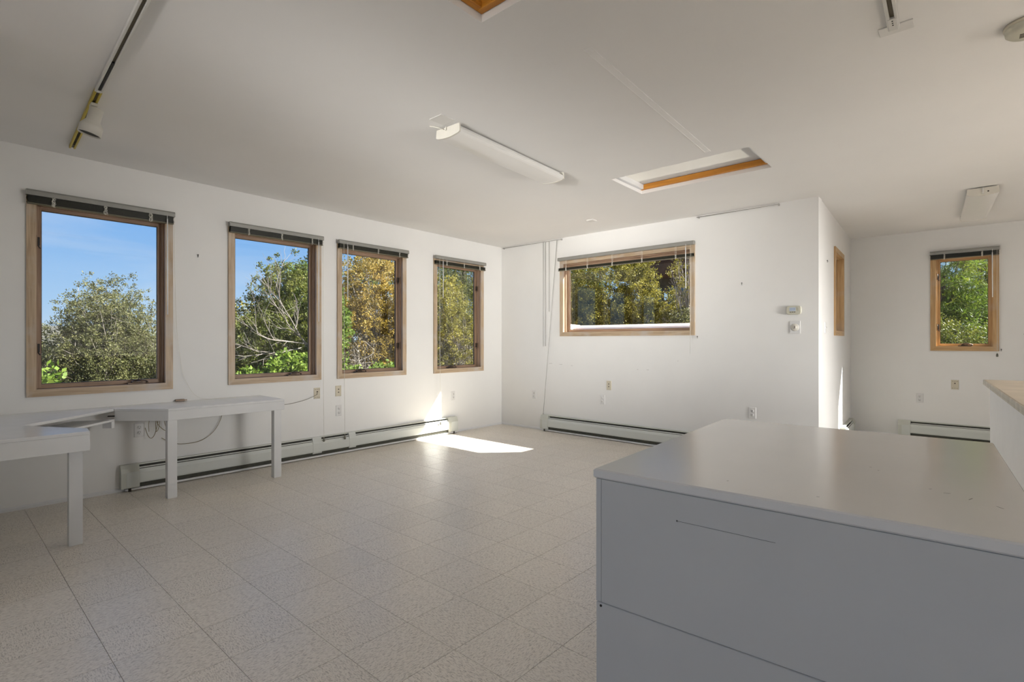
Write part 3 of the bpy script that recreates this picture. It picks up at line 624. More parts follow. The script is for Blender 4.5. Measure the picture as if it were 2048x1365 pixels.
# thermostat and round plate below it
p, a = place('back', -1.268, 1.482); r = empty('thermostat', p, a, 'beige thermostat with a small blue-grey display on the back wall', 'thermostat')
b = MB(); b.prism([(-.068+.028*(1-math.cos(t)) if math.cos(t) > 9 else .046*s_ + .020*math.cos(t), .044+.022*q_ + .020*math.sin(t)) for s_, q_, ts in ((1,-1,(-90,-45,0)),(1,1,(0,45,90)),(-1,1,(90,135,180)),(-1,-1,(180,225,270))) for t in [R(k_) for k_ in ts]], 0, .026, .005)
o = b.build('housing', M_thermo, r); o.rotation_euler = (R(90), 0, 0)
b = MB(); b.box(-.036, .018, -.0275, -.0258, .036, .070, .0005); scr = b.build('display', M_lcd, r)
b = MB()
for i, x_ in enumerate((-.030, -.018, -.003, .006)): b.box(x_, x_+.006, -.0280, -.0274, .046, .048); b.box(x_, x_+.006, -.0280, -.0274, .060, .062); b.box(x_+.005, x_+.0065, -.0280, -.0274, .046, .062)
b.build('digits', M_lcdseg, scr)
for x_ in (-.028, -.009, .010):
    b = MB(); b.box(x_-.006, x_+.006, -.030, -.0258, .022, .029, .002); b.build('button', M_slot, r)
b = MB(); b.box(.034, .048, -.030, -.0258, .040, .066, .003); b.build('rocker_button', M_cap, r)
p, a = place('back', -1.260, 1.298); r = empty('dimmer_dial', p, a, 'square white plate with a round dial just below the thermostat', 'dial')
b = MB(); b.box(-.044, .044, -.006, 0, 0, .124, .002); b.build('cover_plate', M_plate, r)
b = MB(); b.lathe([(.036, 0), (.036, .003), (.030, .005), (.014, .006), (.012, .009), (0, .010)], 24, Matrix.Translation((0, -.006, .060)) @ Matrix.Rotation(R(90), 4, 'X')); b.build('dial', M_fixend, r)
b = MB(); b.box(-.003, .003, -.0175, -.0155, .050, .075, .0005); b.build('pointer', M_slot, r)

# nails and hooks left in the walls
def nail(wall, u, z, label, s=.007):
    p, a = place(wall, u, z); b = MB(); b.lathe([(0, .012), (s*.8, .011), (s*.8, .009), (s*.3, .008), (s*.3, 0)], 8, Matrix.Rotation(R(70), 4, 'X')); b.tube([(0, -.006, 0), (0, -.012, -.012), (0, -.004, -.016)], s*.35, 5)
    o = b.build('wall_hook', M_dark); o.location = p; o.rotation_euler = (0, 0, a); tag(o, label, 'hook')
nail('left', 1.601, 1.99, 'dark hook in the wall between the first two left wall windows')
nail('back', -1.757, 1.825, 'dark hook high on the back wall right of the wide window')
nail('side', .50, 2.050, 'dark hook on the side wall near its corner')
nail('back', -2.225, 1.272, 'cord hook at the lower right corner of the wide window')
nail('alcove', .300, 1.125, 'cord hook at the lower right of the alcove window')
nail('alcove', .49, 1.30, 'dark hook at the right edge of the alcove wall')

# curtain rods and rods hanging in the corner
def rod(u0, u1, z0, z1, label):
    p, a = place('back', (u0+u1)/2, z0); r = empty('curtain_rail', p, a, label, 'rail'); w_ = (u1-u0)/2
    b = MB(); b.tube([(-w_, -.022, 0), (w_, -.022, z1-z0)], .0055, 8); b.build('rail', M_cordg, r)
    for x_ in (-w_+.02, w_-.002):
        b = MB(); b.box(x_-.006, x_+.006, -.026, -.0005, (0 if x_ < 0 else z1-z0)-.012, (0 if x_ < 0 else z1-z0)+.008, .001); b.build('bracket', M_cordg, r)
    return r
rd = rod(XL+.04, -4.055, 2.583, 2.583, 'thin grey rail along the top of the back wall in the left corner')
rod(-2.226, -1.400, 2.583, 2.583, 'thin grey rail along the top of the back wall right of the wide window')
for i, (u, zb, lab) in enumerate(((-4.362, 1.150, 'left one of the two long thin rods hanging in the back corner'), (-4.325, 1.155, 'right one of the two long thin rods hanging in the back corner'), (-4.262, 1.625, 'shortest thin rod hanging in the back corner'))):
    b = MB(); b.tube([(0, 0, 2.578-zb), (0, 0, 0)], .0032, 6); b.tube([(0, 0, 2.578-zb), (0, .002, 2.59-zb)], .005, 6); o = b.build('hanging_rod', M_cordg)
    o.location = place('back', u, zb, .020)[0]; tag(o, lab, 'rod', 'thin rods hanging in the back corner')
p0 = place('back', -4.128, 2.578, .020)[0]; p1 = place('back', -4.345, .225, .040)[0]
b = MB(); b.tube([tuple(p0-p1), (0, 0, 0)], .0034, 6); b.tube([(0, 0, .012), (0, 0, -.004)], .006, 6); o = b.build('leaning_rod', M_cordg); o.location = p1; tag(o, 'long thin rod slanting down to the end of the back wall heater', 'rod')

# ------------------------------------------------------------------ ceiling fixtures
def fluorescent(x, y0, y1, label, w=.25, rz=0.0):
    zc = ceilz((y0+y1)/2) - .006; r = empty('ceiling_light', (x, (y0+y1)/2, zc), rz, label, 'ceiling light', 'fluorescent ceiling fixtures'); l = (y1-y0)/2; h = .078
    r.rotation_euler = (math.atan(-.0092) if y1 < YB else 0, 0, rz)
    b = MB(); b.box(-w*.34, w*.34, -l+.004, l-.004, -.030, 0.0, .002); b.build('housing', M_fix, r)
    prof = [(-w/2+.006, -.028), (-w/2, -.034), (-w/2, -.056)] + [(-w/2 + w*t, -.060 - .012*math.sin(math.pi*t)) for t in [i/12 for i in range(1, 12)]] + [(w/2, -.056), (w/2, -.034), (w/2-.006, -.028)]
    b = MB(); b.extr([(q[0], q[1]) for q in prof], 1, -l+.012, l-.012); o = b.build('diffuser_lens', M_lens, r)
    for s_ in (-1, 1):
        b = MB()
        for t in (-.040, -.046, -.052): b.box(s_*(w/2), s_*(w/2+.0022), -l+.014, l-.014, t-.0013, t+.0013)
        b.build('lens_rib', M_fix, r)
        b = MB(); pr = [(q[0]*1.01, q[1]*1.02) for q in prof] ; pr = [(-w*.49, -.004)] + pr[1:-1] + [(w*.49, -.004)]
        b.extr(pr, 1, s_*(l-.012), s_*l); b.build('end_plate', M_fixend, r)
    return r, l, w
F1, l1, fw = fluorescent(-2.565, 2.245, 3.460, 'long white fluorescent fixture in the middle of the main ceiling', w=.215, rz=R(2.4))
F2, l2, _ = fluorescent(.078, 6.22, 7.48, 'white fluorescent fixture on the alcove ceiling at right', w=.215, rz=R(2.6))
b = MB(); b.tube(smooth_curve([(-.03, -l1-.005, -.016), (-.05, -l1-.04, -.012), (-.075, -l1-.055, -.004), (-.09, -l1-.075, -.002)], 5), .003, 6); b.tube([(-.01, -l1-.004, -.004), (-.01, -l1-.010, -.028)], .005, 6); b.build('supply_wire', M_cord, F1)
b = MB(); b.box(-.004, .004, -l2-.012, -l2, -.06, -.002, .001); b.build('pull_chain_clip', M_fix, F2)
b = MB(); b.lathe([(.006, 0), (.006, .003), (0, .003)], 10, Matrix.Translation((.035, -l2, -.040)) @ Matrix.Rotation(R(90), 4, 'X')); b.build('knockout_hole', M_dark, F2)
def cplate(name, x, y, w, d, t, label, cat, rz=0, mat=M_plaster):
    b = MB(); b.box(-w/2, w/2, -d/2, d/2, -t, 0, .0015); o = b.build(name, mat); o.location = (x, y, ceilz(y)-.0005); o.rotation_euler = (math.atan(-.0092) if y < YB else 0, 0, rz); return tag(o, label, cat)
cplate('ceiling_cover_plate', -2.50, 2.165, .115, .115, .004, 'square painted cover plate on the ceiling beside the long fixture', 'plate')
cplate('ceiling_vent', -3.215, 5.02, .085, .085, .012, 'small white square cap on the ceiling near the back wall', 'vent')
cplate('ceiling_patch', -1.40, 2.95, .040, 1.70, .0003, 'long faint plaster strip on the ceiling leading towards the skylight', 'patch', rz=R(2), mat=M_patch)

def track(name, A, B, w, mat, label, cat='track light rail', h=.020):
    A = Vector(A); B = Vector(B); l = (B-A).length; rz = math.atan2((B-A).y, (B-A).x)
    r = empty(name, (A.x, A.y, ceilz(A.y)-.0015), rz, label, cat); r.rotation_euler[1] = -math.atan2(ceilz(B.y)-ceilz(A.y), l)
    b = MB(); b.box(0, l, -w/2, w/2, -.003, 0); b.box(0, l, -w/2, -w/2+w*.30, -h, -.003, .0015); b.box(0, l, w/2-w*.30, w/2, -h, -.003, .0015); b.build('rail', mat, r)
    b = MB(); b.box(.002, l-.002, -w*.19, w*.19, -h*.55, -.0032); b.build('channel', M_tchan, r)
    return r, l
TR1, tl1 = track('track_rail', (-4.885, .700), (-3.672, .640), .036, M_yellow, 'yellow section of ceiling track with a spotlight on it')
b = MB()
for i in range(9): b.box(.09+.034*i, .098+.034*i, -.007, .007, -.016, -.010)
b.build('contact', M_tchan, TR1)
TR2, tl2 = track('track_rail', (-3.670, .640), (-1.70, .560), .036, M_trackw, 'white section of ceiling track running on from the yellow one at upper left')
b = MB(); b.box(0, .030, -.012, .012, -.023, -.008, .002); b.build('joiner', M_trackw, TR2)
b = MB(); b.box(.02, .44, -.005, .005, -.0195, -.011)
b.build('contact', M_black, TR2)
TR3, tl3 = track('track_rail', (-.243, 2.835), (-.215, 1.30), .042, M_trackw, 'short white track end beside a small ceiling plate at upper right', h=.022)
b = MB(); b.box(0, .10, -.017, .017, -.024, -.010, .002); b.build('end_cap', M_trackw, TR3)
b = MB()
for i in range(3): b.lathe([(.003, 0), (.003, .002), (0, .002)], 8, Matrix.Translation((.05+.018*i, 0, -.024)) @ Matrix.Rotation(R(180), 4, 'X'))
b.build('screw', M_dark, TR3)
cplate('ceiling_junction_plate', -.238, 2.868, .125, .075, .005, 'small painted junction plate on the ceiling at the end of the right track', 'plate', rz=R(0), mat=M_plaster)

# spotlight on the yellow track
sp = empty('track_spotlight', (-3.873, .652, ceilz(.65)-.021), 0, 'white bell-shaped spotlight hanging from the yellow track', 'spotlight')
b = MB(); b.box(-.030, .030, -.016, .016, -.020, 0.0, .003); b.tube([(0, 0, -.018), (0.0, 0, -.036)], .009, 10); b.build('track_adapter', M_lamp, sp)
Mx = Matrix.Translation((0.020, .012, -.030)) @ Matrix.Rotation(R(-12), 4, 'X') @ Matrix.Rotation(R(6), 4, 'Y')
prof = [(0, 0), (.030, 0), (.034, -.004), (.034, -.075), (.052, -.105), (.056, -.112), (.056, -.160), (.054, -.160), (.054, -.112), (.032, -.075)]
b = MB(); b.lathe([(r_, z_) for r_, z_ in prof], 28, Mx); b.build('lamp_shade', M_lamp, sp)
b = MB(); b.lathe([(0, -.150), (.0535, -.151), (.0535, -.118), (.031, -.076), (0, -.074)], 28, Mx); b.build('shade_lining', M_black, sp)

# smoke detector
sd = empty('smoke_detector', (.205, 3.205, ceilz(3.2)-.001), 0, 'round beige smoke detector at the top right of the ceiling', 'smoke detector')
b = MB(); b.lathe([(0, 0), (.084, 0), (.084, -.010), (.078, -.013)], 36); b.build('mounting_base', M_plateb, sd)
b = MB(); b.lathe([(.078, -.011), (.080, -.016), (.078, -.034), (.066, -.044), (.030, -.047), (0, -.047)], 36); b.build('detector_body', M_cap, sd)
b = MB()
for k in range(5): b.box(-.030, .030, -.020+.009*k, -.017+.009*k, -.0485, -.0465)
b.build('vent_slots', M_slot, sd)

# ------------------------------------------------------------------ grey flat file cabinet
ca = SANG
def cw(q): return q
sc_ = .355/.375
C0 = Vector((-.824*sc_, 1.297*sc_)); ZC = .870; CWd = .905; CLn = 1.190
cab = empty('flat_file_cabinet', (C0.x, C0.y, 0), ca + R(.0), 'large grey metal flat file cabinet in the foreground', 'cabinet')
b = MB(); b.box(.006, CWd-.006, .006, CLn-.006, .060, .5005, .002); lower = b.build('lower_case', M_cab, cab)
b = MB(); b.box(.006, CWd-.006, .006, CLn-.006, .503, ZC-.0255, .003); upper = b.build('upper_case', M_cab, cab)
b = MB(); b.box(.0225, CWd-.0225, .0045, .0065, .5035, ZC-.0275); b.build('side_panel', M_cab, upper)
for x_ in (.006, CWd-.021):
    b = MB(); b.box(x_, x_+.015, .0045, .0065, .5035, ZC-.0275); b.build('corner_post', M_cab, upper)
b = MB(); b.box(.010, CWd-.010, .010, CLn-.010, .496, .507); b.build('seam_gasket', M_dark, cab)
b = MB(); b.box(.03, CWd-.03, .03, CLn-.03, 0, .062); b.build('plinth', M_dark, cab)
b = MB()
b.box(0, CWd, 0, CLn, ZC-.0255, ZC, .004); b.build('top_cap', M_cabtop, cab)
b = MB(); b.lathe([(.0035, 0), (.0035, .0015), (0, .0015)], 10, Matrix.Translation((.020, .006, .492)) @ Matrix.Rotation(R(90), 4, 'X')); b.build('screw', M_dark, cab)
# drawers face the far long side
for zz0, zz1 in ((.075, .170), (.180, .275), (.285, .380), (.390, .485), (.515, .620), (.630, .735), (.745, .838)):
    b = MB(); b.box(-.010+.016, .0055-.012+.0, .03, CLn-.03, zz0, zz1) if False else b.box(CWd-.006, CWd+.004, .03, CLn-.03, zz0, zz1, .002); dr = b.build('drawer', M_cab, cab)
    b = MB(); b.box(CWd+.004, CWd+.016, .25, .36, (zz0+zz1)/2-.015, (zz0+zz1)/2+.015, .003); b.box(CWd+.004, CWd+.016, CLn-.36, CLn-.25, (zz0+zz1)/2-.015, (zz0+zz1)/2+.015, .003); b.build('drawer_pull', M_rail, dr)
M_scr = simple('scratch_mark', (0.10, 0.095, 0.09), .7, noise=.2)
b = MB()
b.box(.235, .46, .0038, .0044, .7735, .7741); b.box(.234, .237, .0036, .0044, .772, .776)
b.build('scratch', M_scr, cab)
b = MB()
for (x_, y_, l_, an) in ((.80, .285, .020, 1.2), (.845, .245, .018, 2.2), (.76, .31, .014, .3), (.73, .33, .008, .8), (.88, .21, .010, 1.8), (.60, .50, .006, 0), (.62, .47, .005, 0), (.33, .10, .006, 1), (.53, .09, .007, .4)):
    d_ = Vector((math.cos(an), math.sin(an)))*l_/2; nn = Vector((-d_.y, d_.x)).normalized()*.0010
    b.add([(x_-d_.x-nn.x, y_-d_.y-nn.y, ZC+.0001), (x_+d_.x-nn.x, y_+d_.y-nn.y, ZC+.0001), (x_+d_.x+nn.x, y_+d_.y+nn.y, ZC+.0001), (x_-d_.x+nn.x, y_-d_.y+nn.y, ZC+.0001),
           (x_, y_, ZC+.0005)], [(0,1,4),(1,2,4),(2,3,4),(3,0,4)])
b.build('scuff_mark', M_scr, cab)

# ------------------------------------------------------------------ counter at the right
cn = empty('counter', (.086, 4.99, 0), ca, 'white sided counter with a worn tan laminate top at the right edge', 'counter')
b = MB(); b.box(.035, .95, -3.6, -.03, 0.0, .915); b.build('counter_body', M_white, cn)
b = MB(); b.box(.006, .98, -3.66, -.004, .928, .950, .002); b.build('countertop', M_lam, cn)
b = MB(); b.box(.0, .98, -3.66, .0, .914, .928, .002); b.box(0, .006, -3.66, 0, .928, .949, .001); b.box(0.006, .98, -.004, 0, .928, .949, .001); b.build('edge_band', M_lamedge, cn)

# ------------------------------------------------------------------ outdoors: ground, hills, stucco wall, house
def ground():
    b = MB(); n = 40; xs = [-60 + 120*i/n for i in range(n+1)]; ys = [-20 + 100*i/n for i in range(n+1)]
    def hz(x, y):
        d_ = max(0, -5.4-x); e_ = max(0, y-9.0)
        return -.35 - .11*min(d_, 14) + .03*max(0, d_-20) - .02*min(e_, 10) + .05*math.sin(x*.7)*math.cos(y*.5)
    for y in ys:
        for x in xs: b.v.append((x, y, hz(x, y)))
    for j in range(n):
        for i in range(n): b.f.append((j*(n+1)+i, j*(n+1)+i+1, (j+1)*(n+1)+i+1, (j+1)*(n+1)+i)); b.sm.append(True)
    o = b.build('ground', M_earth, fix=False); o['kind'] = 'structure'; return hz
HZ = ground()
b = MB(); n = 60
for i in range(n+1):
    t = R(60) + R(150)*i/n; r0 = 120
    hh = 2.2 + 1.6*math.sin(i*.31) + .9*math.sin(i*.83+1)
    for rr_, zz in ((r0, -6), (r0+10, hh*.6), (r0+25, hh), (r0+60, -6)): b.v.append((rr_*math.cos(t), rr_*math.sin(t), zz))
for i in range(n):
    for k in range(3): b.f.append((i*4+k, (i+1)*4+k, (i+1)*4+k+1, i*4+k+1)); b.sm.append(True)
o = b.build('hills', M_hill, fix=False); o['kind'] = 'structure'
# rounded stucco garden wall beyond the wide window
gw = empty('garden_wall', (-5.0, 8.9, 0), 0, 'pink stucco garden wall seen along the bottom of the wide window', 'wall')
def stucco(name, x0, x1, y0, y1, ht, mat=M_stucco):
    b = MB(); prof = [(y0, -1.2), (y0, ht-.10), (y0+.03, ht-.035), (y0+.10, ht), ((y0+y1)/2, ht+.012), (y1-.10, ht), (y1-.03, ht-.035), (y1, ht-.10), (y1, -1.2)]
    b.extr(prof, 0, x0, x1); return b.build(name, mat, gw)
stucco('wall_run', -1.05, 2.6, -.15, .20, 1.53); stucco('wall_run', -1.5, -1.05, -.62, .20, 1.555)
hs = empty('house', (-8.0, 21.0, 0), R(-6), 'neighbouring house with rust brown eaves behind the trees', 'building')
b = MB(); b.box(-3.2, 4.0, 0, 5, -1, 3.0); b.build('wall', M_ext, hs)
b = MB(); b.box(-3.6, 4.6, -1.2, 5.5, 3.90, 5.5, .02); b.build('roof_fascia', M_rust, hs)
b = MB(); b.box(-3.3, 4.2, -.3, 5.0, 3.56, 3.90); b.build('soffit', M_hdark, hs)
for i in range(5):
    b = MB(); b.box(-2.9+1.4*i, -1.7+1.4*i, -.36, -.31, 2.70, 3.54); w_ = b.build('window', M_hdark, hs)
    b = MB(); b.box(-2.84+1.4*i, -1.76+1.4*i, -.40, -.37, 2.75, 3.50); b.build('pane', M_hglass, w_)
b = MB(); b.box(-3.4, 4.2, -.30, 0.0, -1, 2.66); b.build('lower_wall', M_ext, hs)

# ------------------------------------------------------------------ trees
def fastmesh(name, V, nper, mat, parent, kind='stuff', tri=False):
    nf = len(V)//nper; me = bpy.data.meshes.new(name); me.vertices.add(len(V)); me.vertices.foreach_set('co', V.astype(np.float32).ravel())
    me.loops.add(len(V)); me.loops.foreach_set('vertex_index', np.arange(len(V), dtype=np.int32)); me.polygons.add(nf)
    me.polygons.foreach_set('loop_start', np.arange(0, len(V), nper, dtype=np.int32)); me.update(calc_edges=True); me.validate()
    me.materials.append(mat); o = bpy.data.objects.new(name, me); COL.objects.link(o); o.parent = parent
    if kind: o['kind'] = kind
    return o
def leaves(cent, rad, k, size, aspect=.55, flat=.9, droop=0.0):
    """k leaf quads round each cluster centre"""
    n = len(cent)*k; d = RNG.normal(size=(n, 3)); d /= np.linalg.norm(d, axis=1)[:, None]
    rr = RNG.random(n)**.45; P = np.repeat(cent, k, 0) + d * (rr * np.repeat(rad, k))[:, None] * np.array([1, 1, flat])
    ax = d + RNG.normal(size=(n, 3))*.65 + np.array([0, 0, .25 - droop]); ax /= np.linalg.norm(ax, axis=1)[:, None]
    sd = np.cross(ax, RNG.normal(size=(n, 3))); sd /= np.linalg.norm(sd, axis=1)[:, None]
    s = size * (.6 + .8*RNG.random(n))[:, None]; a = ax*s; b = sd*s*aspect
    V = np.stack([P - a*.5, P + b*.5, P + a*.5, P - b*.5], 1); return V.reshape(-1, 3)
def crown_pts(blobs, n, shell=.55):
    out_ = []; vol = np.array([b[3]*b[4]*b[5] for b in blobs])**.67; vol = vol/vol.sum()
    for b, f in zip(blobs, vol):
        m = max(8, int(n*f)); d = RNG.normal(size=(m, 3)); d /= np.linalg.norm(d, axis=1)[:, None]; r_ = (shell + (1-shell)*RNG.random(m))
        bump = 1 + .12*np.sin(d[:, 0]*5+b[0]) * np.sin(d[:, 1]*6) + .05*RNG.normal(size=m)
        out_.append(np.array(b[:3]) + d * (r_*bump)[:, None] * np.array(b[3:6]))
    return np.concatenate(out_)
def tree(name, label, base, blobs, ncl, k, size, leafm, crad=.16, bark=M_bark, cat='tree', group='trees and shrubs outside the windows', nbr=70, shell=.5, tr=.10, aspect=.55, flat=.9, splay=.35, brr=.012, droop=0.0):
    bx_, by_ = base; bz = HZ(bx_, by_); r = empty(name, (bx_, by_, bz), 0, label, cat, group)
    bl = [(b[0]-bx_, b[1]-by_, b[2]-bz, b[3], b[4], b[5]) for b in blobs]
    P = crown_pts(bl, ncl, shell); P = P[P[:, 2] > .05]; rad = crad*(.6 + .8*RNG.random(len(P)))
    fastmesh('foliage', leaves(P, rad, k, size, aspect, flat, droop), 4, leafm, r)
    top = np.average([b[2] for b in bl]); tb_ = MB(); m = Vector((np.average([b[0] for b in bl]), np.average([b[1] for b in bl]), top))
    tp = [Vector((0, 0, -.1)), Vector((m.x*.3+.05, m.y*.3, top*.35)), Vector((m.x*.7-.04, m.y*.7+.05, top*.75)), m + Vector((0, 0, .25*top))]
    tb_.tube(smooth_curve(tp, 5), [tr*(1-.8*i/15) for i in range(16)], 7, cap=False); tb_.build('trunk', bark, r, fix=False)
    if nbr:
        bb = MB(); idx = RNG.choice(len(P), min(nbr, len(P)), replace=False); C = smooth_curve(tp, 5)
        for q in idx:
            e_ = Vector(P[q]); hd = (e_ - m).length; c0 = C[max(1, min(15, int((.25 + .65*random.random())*15)))]
            if c0.z > e_.z + .2: c0 = C[max(1, int(15*.3))]
            mid = c0.lerp(e_, .45) + Vector((random.uniform(-1, 1), random.uniform(-1, 1), random.uniform(-.6, .8)))*splay*.35
            pts = smooth_curve([c0, mid, e_], 4); nn = len(pts); bb.tube(pts, [brr*(1.6 - 1.35*i/(nn-1)) for i in range(nn)], 4, cap=False)
            for _ in range(2):
                s0 = pts[random.randint(3, nn-1)]; e2 = s0 + Vector((random.uniform(-1, 1), random.uniform(-1, 1), random.uniform(-.5, 1)))*.30
                bb.tube([s0, s0.lerp(e2, .5)+Vector((random.uniform(-.04, .04),)*3), e2], [brr*.5, brr*.35, brr*.2], 3, cap=False)
        o = bb.build('branches', bark, r, fix=False); o['kind'] = 'stuff'
    return r
# window 1
tree('round_tree', 'round open-crowned grey-green tree against the sky in the leftmost window', (-12.6, 2.35), [(-12.6, 2.34, 1.15, 1.05, 1.02, 1.38), (-12.5, 2.34, 1.25, .75, .75, .95), (-12.5, 2.42, .80, 1.2, 1.18, .75), (-12.5, 2.3, .2, 1.2, 1.2, .8)], 5200, 24, .034, L_sage, crad=.075, bark=M_barkg, nbr=420, shell=.45, brr=.008, tr=.13)
tree('leafy_bush', 'bright lime green bush at the lower left of the leftmost window', (-9.0, 1.02), [(-9.0, 1.02, .12, .55, .42, .72)], 240, 30, .07, L_lime, crad=.12, nbr=20, tr=.03, aspect=.7, cat='bush')
tree('juniper_bush', 'dark green juniper at the left side of the leftmost window', (-13.5, 1.0), [(-13.5, 1.15, .55, .8, .75, .95)], 320, 40, .045, L_deep, nbr=20, cat='bush')
tree('juniper_bush', 'olive juniper at the lower right of the leftmost window', (-13.0, 3.35), [(-13.0, 3.40, .15, .8, .9, .9)], 320, 36, .045, L_olive, nbr=20, cat='bush')
tree('dry_brush', 'grey-brown brush beneath the round tree in the leftmost window', (-10.6, 1.9), [(-10.6, 1.6, -.25, .7, .6, .45), (-10.6, 2.3, -.35, .7, .6, .45)], 260, 22, .045, L_brush, crad=.11, bark=M_dead, nbr=160, brr=.007, cat='bush')
# window 2
tree('green_tree', 'tall green tree filling the second window from the left', (-10.6, 4.9), [(-10.6, 5.05, 2.0, .95, .85, 1.05), (-10.4, 4.75, .9, 1.25, 1.15, 1.2), (-10.5, 4.3, .6, 1.1, .85, 1.5), (-10.6, 5.4, .4, 1.1, .9, 1.4)], 2300, 50, .042, L_deep, crad=.10, nbr=60)
tree('yellow_green_tree', 'brighter yellow-green crown leaning into the second window from the right', (-11.0, 5.75), [(-11.0, 5.55, 2.1, .7, .6, .9), (-10.7, 5.6, 1.0, .6, .55, .8)], 700, 44, .042, L_lime, crad=.10, nbr=50, aspect=.6)
tree('leafy_bush', 'bright green leafy bush along the bottom of the second window', (-8.9, 4.05), [(-8.9, 4.25, .55, .5, .60, .50), (-8.9, 3.65, .30, .45, .5, .50)], 300, 32, .06, L_lime, crad=.12, nbr=20, tr=.03, aspect=.7, cat='bush')
# bare pale branch in front
db = empty('bare_branch', (-9.3, 4.45, HZ(-9.3, 4.45)), 0, 'bare pale grey branches in front of the tree in the second window', 'branch'); z_ = db.location.z
bb = MB()
def twig(p, d, l, r_, depth):
    pts = [p]; q = p
    for i in range(6):
        d = (d + Vector((random.uniform(-1, 1), random.uniform(-1, 1), random.uniform(-.7, .9)))*.16).normalized(); q = q + d*l/6; pts.append(q)
    bb.tube(pts, [r_*(1-.11*i) for i in range(7)], 5, cap=False)
    if depth > 0:
        for i in (1, 2, 3, 4, 5, 6):
            if random.random() < .85:
                dd = (d + Vector((random.uniform(-.6, .6), random.uniform(-1.0, .7), random.uniform(-.7, 1.0)))).normalized(); twig(pts[i], dd, l*random.uniform(.4, .62), r_*.55, depth-1)
for (p_, d_) in (((.1, .25, 1.92), (0, -.9, .55)), ((.1, .25, 1.94), (.1, -1.0, .05)), ((.1, .22, 1.90), (0, -.75, -.25)), ((.1, .20, 1.92), (.2, -.5, .9))): twig(Vector(p_), Vector(d_).normalized(), 1.15, .013, 2)
bb.tube(smooth_curve([(.4, .7, -.2), (.3, .55, .7), (.1, .28, 1.92)], 5), [.035 - .002*i for i in range(11)], 6)
bb.build('branches', M_dead, db, fix=False)
# window 3
tree('golden_tree', 'golden leaved tree filling the third window from the left', (-9.9, 6.7), [(-9.9, 6.75, 2.2, 1.2, 1.1, 1.2), (-9.8, 6.2, 1.2, 1.1, .9, 1.1), (-9.9, 7.1, .7, 1.1, .9, 1.2)], 2000, 46, .040, L_gold, crad=.095, nbr=140, bark=M_barkg)
tree('leafy_bush', 'bright green bush at the bottom of the third window', (-8.6, 5.45), [(-8.6, 5.15, .20, .45, .4, .6), (-8.6, 5.95, .40, .4, .35, .55)], 260, 32, .06, L_lime, crad=.12, nbr=20, tr=.03, aspect=.7, cat='bush')
tree('leafy_tree', 'slim lime green tree at the left edge of the third window', (-9.0, 5.05), [(-9.0, 5.10, 1.5, .35, .32, .75)], 120, 30, .06, L_lime, crad=.12, nbr=20, tr=.03)
tree('dry_brush', 'tangled brown branches in the middle of the third window', (-9.0, 5.7), [(-9.0, 5.6, .75, .4, .6, .5)], 110, 12, .045, L_brush, crad=.12, bark=M_barkg, nbr=100, brr=.010, cat='bush')
# window 4
tree('juniper_tree', 'olive juniper with grey twigs filling the window nearest the corner', (-8.8, 8.2), [(-8.8, 8.3, .9, 1.0, 1.1, 1.15), (-8.9, 7.6, 1.9, .8, .7, .9), (-8.8, 8.6, -.1, 1.0, 1.1, .9)], 1900, 46, .036, L_olive, crad=.09, bark=M_barkg, nbr=340, brr=.008)
tree('dark_pine', 'dark pine with a brown trunk at the top of the window nearest the corner', (-12.5, 11.7), [(-12.5, 11.9, 4.0, 1.6, 1.5, 1.9), (-12.5, 11.6, 2.2, 1.7, 1.6, 1.2)], 520, 60, .10, L_deep, crad=.26, nbr=60, tr=.22, aspect=.16)
# backdrop along the left side
for i, (x_, y_, zc, rx, rz_, lm) in enumerate(((-16, 7.2, .8, 2.2, 1.9, L_olive), (-16, 10.6, 1.8, 2.4, 2.8, L_deep), (-15, 14.0, 1.8, 2.4, 3.0, L_olive), (-19, 5.0, -.2, 2.0, 1.0, L_olive), (-21, 1.6, -.8, 2.4, 1.3, L_deep))):
    tree('distant_juniper', ['mid olive juniper behind the golden and green trees', 'tall dark juniper behind the golden tree', 'olive juniper behind the trees of the corner window', 'low juniper far behind the tall green tree', 'low dark juniper far off under the round tree'][i], (x_, y_), [(x_, y_, zc, rx, rx, rz_)], 650, 34, .09, lm, crad=.24, nbr=14, tr=.16)
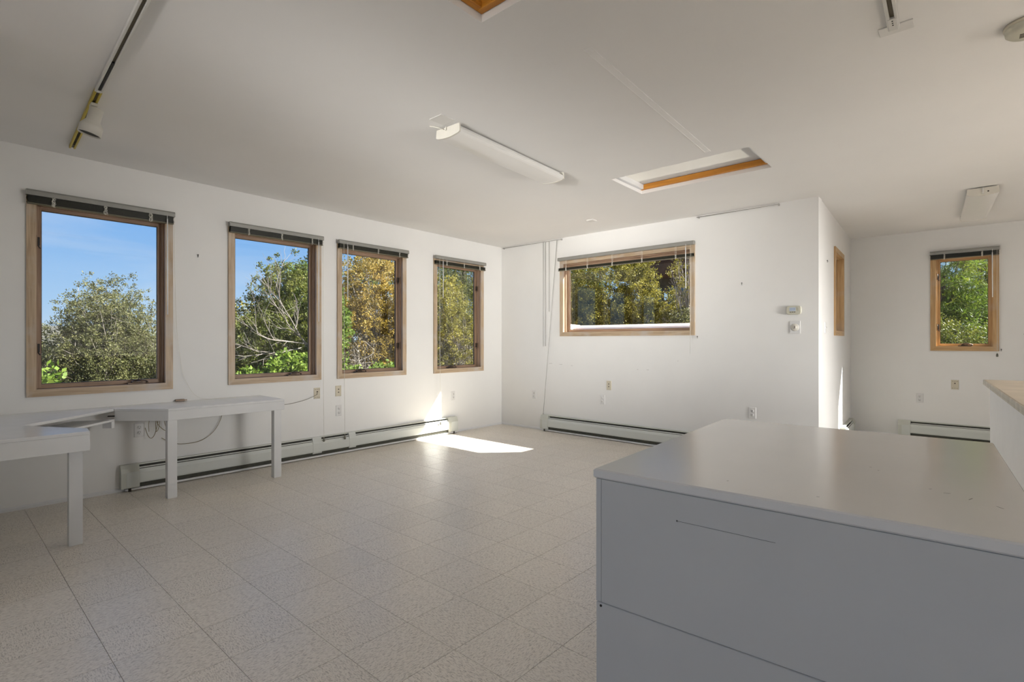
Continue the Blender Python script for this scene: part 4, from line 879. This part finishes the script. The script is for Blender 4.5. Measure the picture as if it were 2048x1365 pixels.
# window 5
for i, (x_, y_, zc, r_, rz_, lm, lab) in enumerate(((-9.3, 12.6, 1.7, 1.35, 2.3, L_olive, 'olive juniper at the left side of the wide window'), (-7.9, 13.2, 2.1, 1.25, 2.5, L_olive, 'bushy juniper in the middle of the wide window'), (-7.15, 13.6, 1.9, .70, 2.2, L_olive, 'yellowish juniper right of the middle of the wide window'),
        (-6.0, 14.0, 1.1, .80, 1.5, L_olive, 'low juniper before the house in the wide window'), (-10.9, 14.8, 2.4, 1.5, 2.9, L_deep, 'dark juniper behind the leftmost one in the wide window'), (-5.2, 12.6, .95, .6, 1.1, L_sage, 'grey-green shrub low at the right of the wide window'))):
    tree('garden_juniper', lab, (x_, y_), [(x_, y_, zc, r_, r_, rz_), (x_-.3, y_-.3, zc-.9, r_*.95, r_*.9, rz_*.7)], 1500, 44, .048, lm, crad=.115, nbr=60, tr=.12, brr=.012)
tree('sparse_tree', 'thin tree with a bare lower trunk at the right of the wide window', (-5.55, 13.4), [(-5.55, 13.4, 3.2, .55, .5, 1.1), (-5.5, 13.4, 1.7, .45, .45, 1.0)], 170, 26, .05, L_olive, crad=.13, bark=M_barkg, nbr=120, tr=.07)
for i, (x_, y_) in enumerate(((-11.6, 17.2), (-13.9, 17.6))):
    tree('distant_juniper', ['dark juniper far behind the left part of the wide window', 'dark juniper between the garden trees and the house'][i], (x_, y_), [(x_, y_, 2.4, 1.7, 1.7, 3.0)], 600, 34, .09, L_deep, crad=.24, nbr=14, tr=.16)
# window 6
tree('pine_tree', 'sunlit pine with sweeping branches in the alcove window', (-.55, 15.0), [(-.55, 15.0, 2.6, 1.0, 1.1, 1.6), (-.2, 15.0, 1.5, 1.0, 1.1, .9)], 560, 60, .13, L_pine, crad=.20, nbr=60, tr=.14, aspect=.12, flat=.6)
tree('pine_tree', 'darker pine behind the sunlit one in the alcove window', (.6, 18.0), [(.75, 18.0, 3.8, 1.0, 1.2, 2.0), (.6, 18.0, 2.0, 1.2, 1.2, 1.2)], 420, 50, .14, L_deep, crad=.24, nbr=60, tr=.16, aspect=.12, flat=.6)
tree('juniper_bush', 'yellow-green juniper bush at the bottom of the alcove window', (-.35, 12.6), [(-.35, 12.6, .75, .85, .7, .95)], 700, 40, .036, L_deep, crad=.12, nbr=40, cat='bush')
tree('juniper_bush', 'bright green bush at the lower right of the alcove window', (.45, 13.2), [(.45, 13.2, .8, .7, .7, .9)], 300, 40, .05, L_pine, crad=.12, nbr=20, cat='bush')
